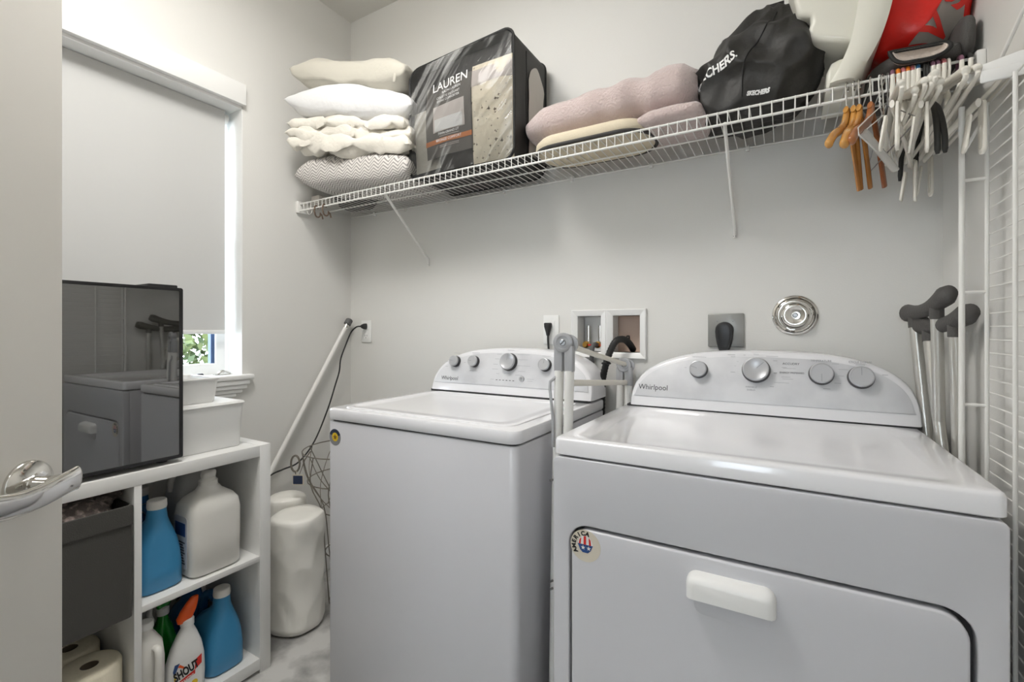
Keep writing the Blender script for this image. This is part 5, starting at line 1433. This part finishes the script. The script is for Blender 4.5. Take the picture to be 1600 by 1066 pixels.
def wrapped(lab, x, y, r, h, seed):
    t = thing('wrapped_rolls', lab, 'wrapped pack', (x, y, 0), group='white plastic wrapped packs')
    bm = bmesh.new(); rings = []
    nn, mm = 72, 50
    def rr(i): return 1.0
    prof = [(0.80, 0.001), (0.95, 0.012)] + [(1.0, 0.03 + (h - 0.07) * k / mm) for k in range(mm + 1)] + [(0.995, h - 0.024), (0.975, h - 0.010), (0.92, h - 0.003), (0.6, h), (0.25, h - 0.001)]
    for s_, z in prof:
        rg = []
        for k in range(nn):
            a = 2 * PI * k / nn
            q = Vector((math.cos(a) * r * s_, math.sin(a) * r * s_, z))
            vd = noise.voronoi(Vector((q.x * 10 + seed, q.y * 10, q.z * 7 + q.x * 5)))[0]
            c = 0.012 + (vd[0] - 0.45) * 0.022 + nz(q, 6, seed) * 0.006
            taper = 1.0 - 0.04 * (z / h)
            q.x = q.x * taper + math.cos(a) * (c - 0.012) * min(1, s_ * 1.1); q.y = q.y * taper + math.sin(a) * (c - 0.012) * min(1, s_ * 1.1)
            if s_ < 0.9 and z > h / 2: q.z += 0.006 * nz(q, 24, seed)
            rg.append(bm.verts.new((x + q.x, y + q.y, max(q.z, 0.001))))
        rings.append(rg)
    skin(bm, rings)
    obj('wrapping', bm, 'bag_white', t, smooth=75)
    return t
t = wrapped('white plastic wrapped roll pack on the floor, front one', -1.676, 1.170, 0.103, 0.440, 3.3)
wrapped('white plastic wrapped roll pack on the floor, taller one behind', -1.838, 1.238, 0.078, 0.462, 8.1)

wk = thing('wire_basket', 'grey-brown wire basket between the wrapped packs and the washer', 'basket', (-1.62, 1.42, 0))
bc = Vector((-1.640, 1.395, 0))
def hoop(r, z): return tube([(bc.x + r * math.cos(2 * PI * k / 28), bc.y + r * math.sin(2 * PI * k / 28), z) for k in range(28)], 0.0026, 6, closed=True)
for r_, z in ((0.186, 0.655), (0.165, 0.53), (0.110, 0.40), (0.095, 0.22), (0.080, 0.004)):
    obj('hoop', hoop(r_, z), 'wire_brown', wk)
for k in range(10):
    a = 2 * PI * k / 10 + 0.2
    pts = [(bc.x + r_ * math.cos(a + tw), bc.y + r_ * math.sin(a + tw), z) for r_, z, tw in ((0.080, 0.004, 0), (0.095, 0.22, 0.15), (0.110, 0.40, 0.3), (0.165, 0.53, 0.5), (0.186, 0.655, 0.8))]
    obj('stave', tube(spline(pts, 4), 0.0022, 6), 'wire_brown', wk)
    pts = [(bc.x + r_ * math.cos(a - tw), bc.y + r_ * math.sin(a - tw), z) for r_, z, tw in ((0.110, 0.40, 0.0), (0.142, 0.48, 0.55), (0.174, 0.57, 0.95), (0.186, 0.655, 1.2))]
    obj('curl', tube(spline(pts, 4), 0.0018, 6), 'wire_brown', wk)
hpx = Vector((-1.775, 1.232, 0.606))
obj('ring_handle', tube([(hpx.x + 0.016 * math.cos(2 * PI * k / 20) , hpx.y + 0.009 * math.cos(2 * PI * k / 20), hpx.z + 0.034 * math.sin(2 * PI * k / 20)) for k in range(20)], 0.0042, 8, closed=True), 'wire_brown', wk)
tg = obj('tag', plate([rrect(-0.026, 0.022, -0.044, 0.0, 0.002, 2)], 0.001, frame((-1.748, 1.228, 0.566), (0.88, 0.47, 0), (0.0, 0, 1))), 'tag_paper', wk, smooth=None)
obj('tag_print', plate([rrect(-0.022, 0.018, -0.040, -0.005, 0.002, 2)], 0.0006, frame((-1.7475, 1.2265, 0.566), (0.88, 0.47, 0), (0.0, 0, 1))), 'tag_navy', tg, smooth=None)
obj('handle_stem', tube([(-1.775, 1.232, 0.572), (-1.77, 1.235, 0.53), (-1.745, 1.255, 0.62), (-1.735, 1.275, 0.654)], 0.0026, 6), 'wire_brown', wk)
obj('tag_string', tube([(-1.772, 1.230, 0.580), (-1.76, 1.229, 0.572), (-1.748, 1.2275, 0.564)], 0.001, 5), 'tag_paper', tg)
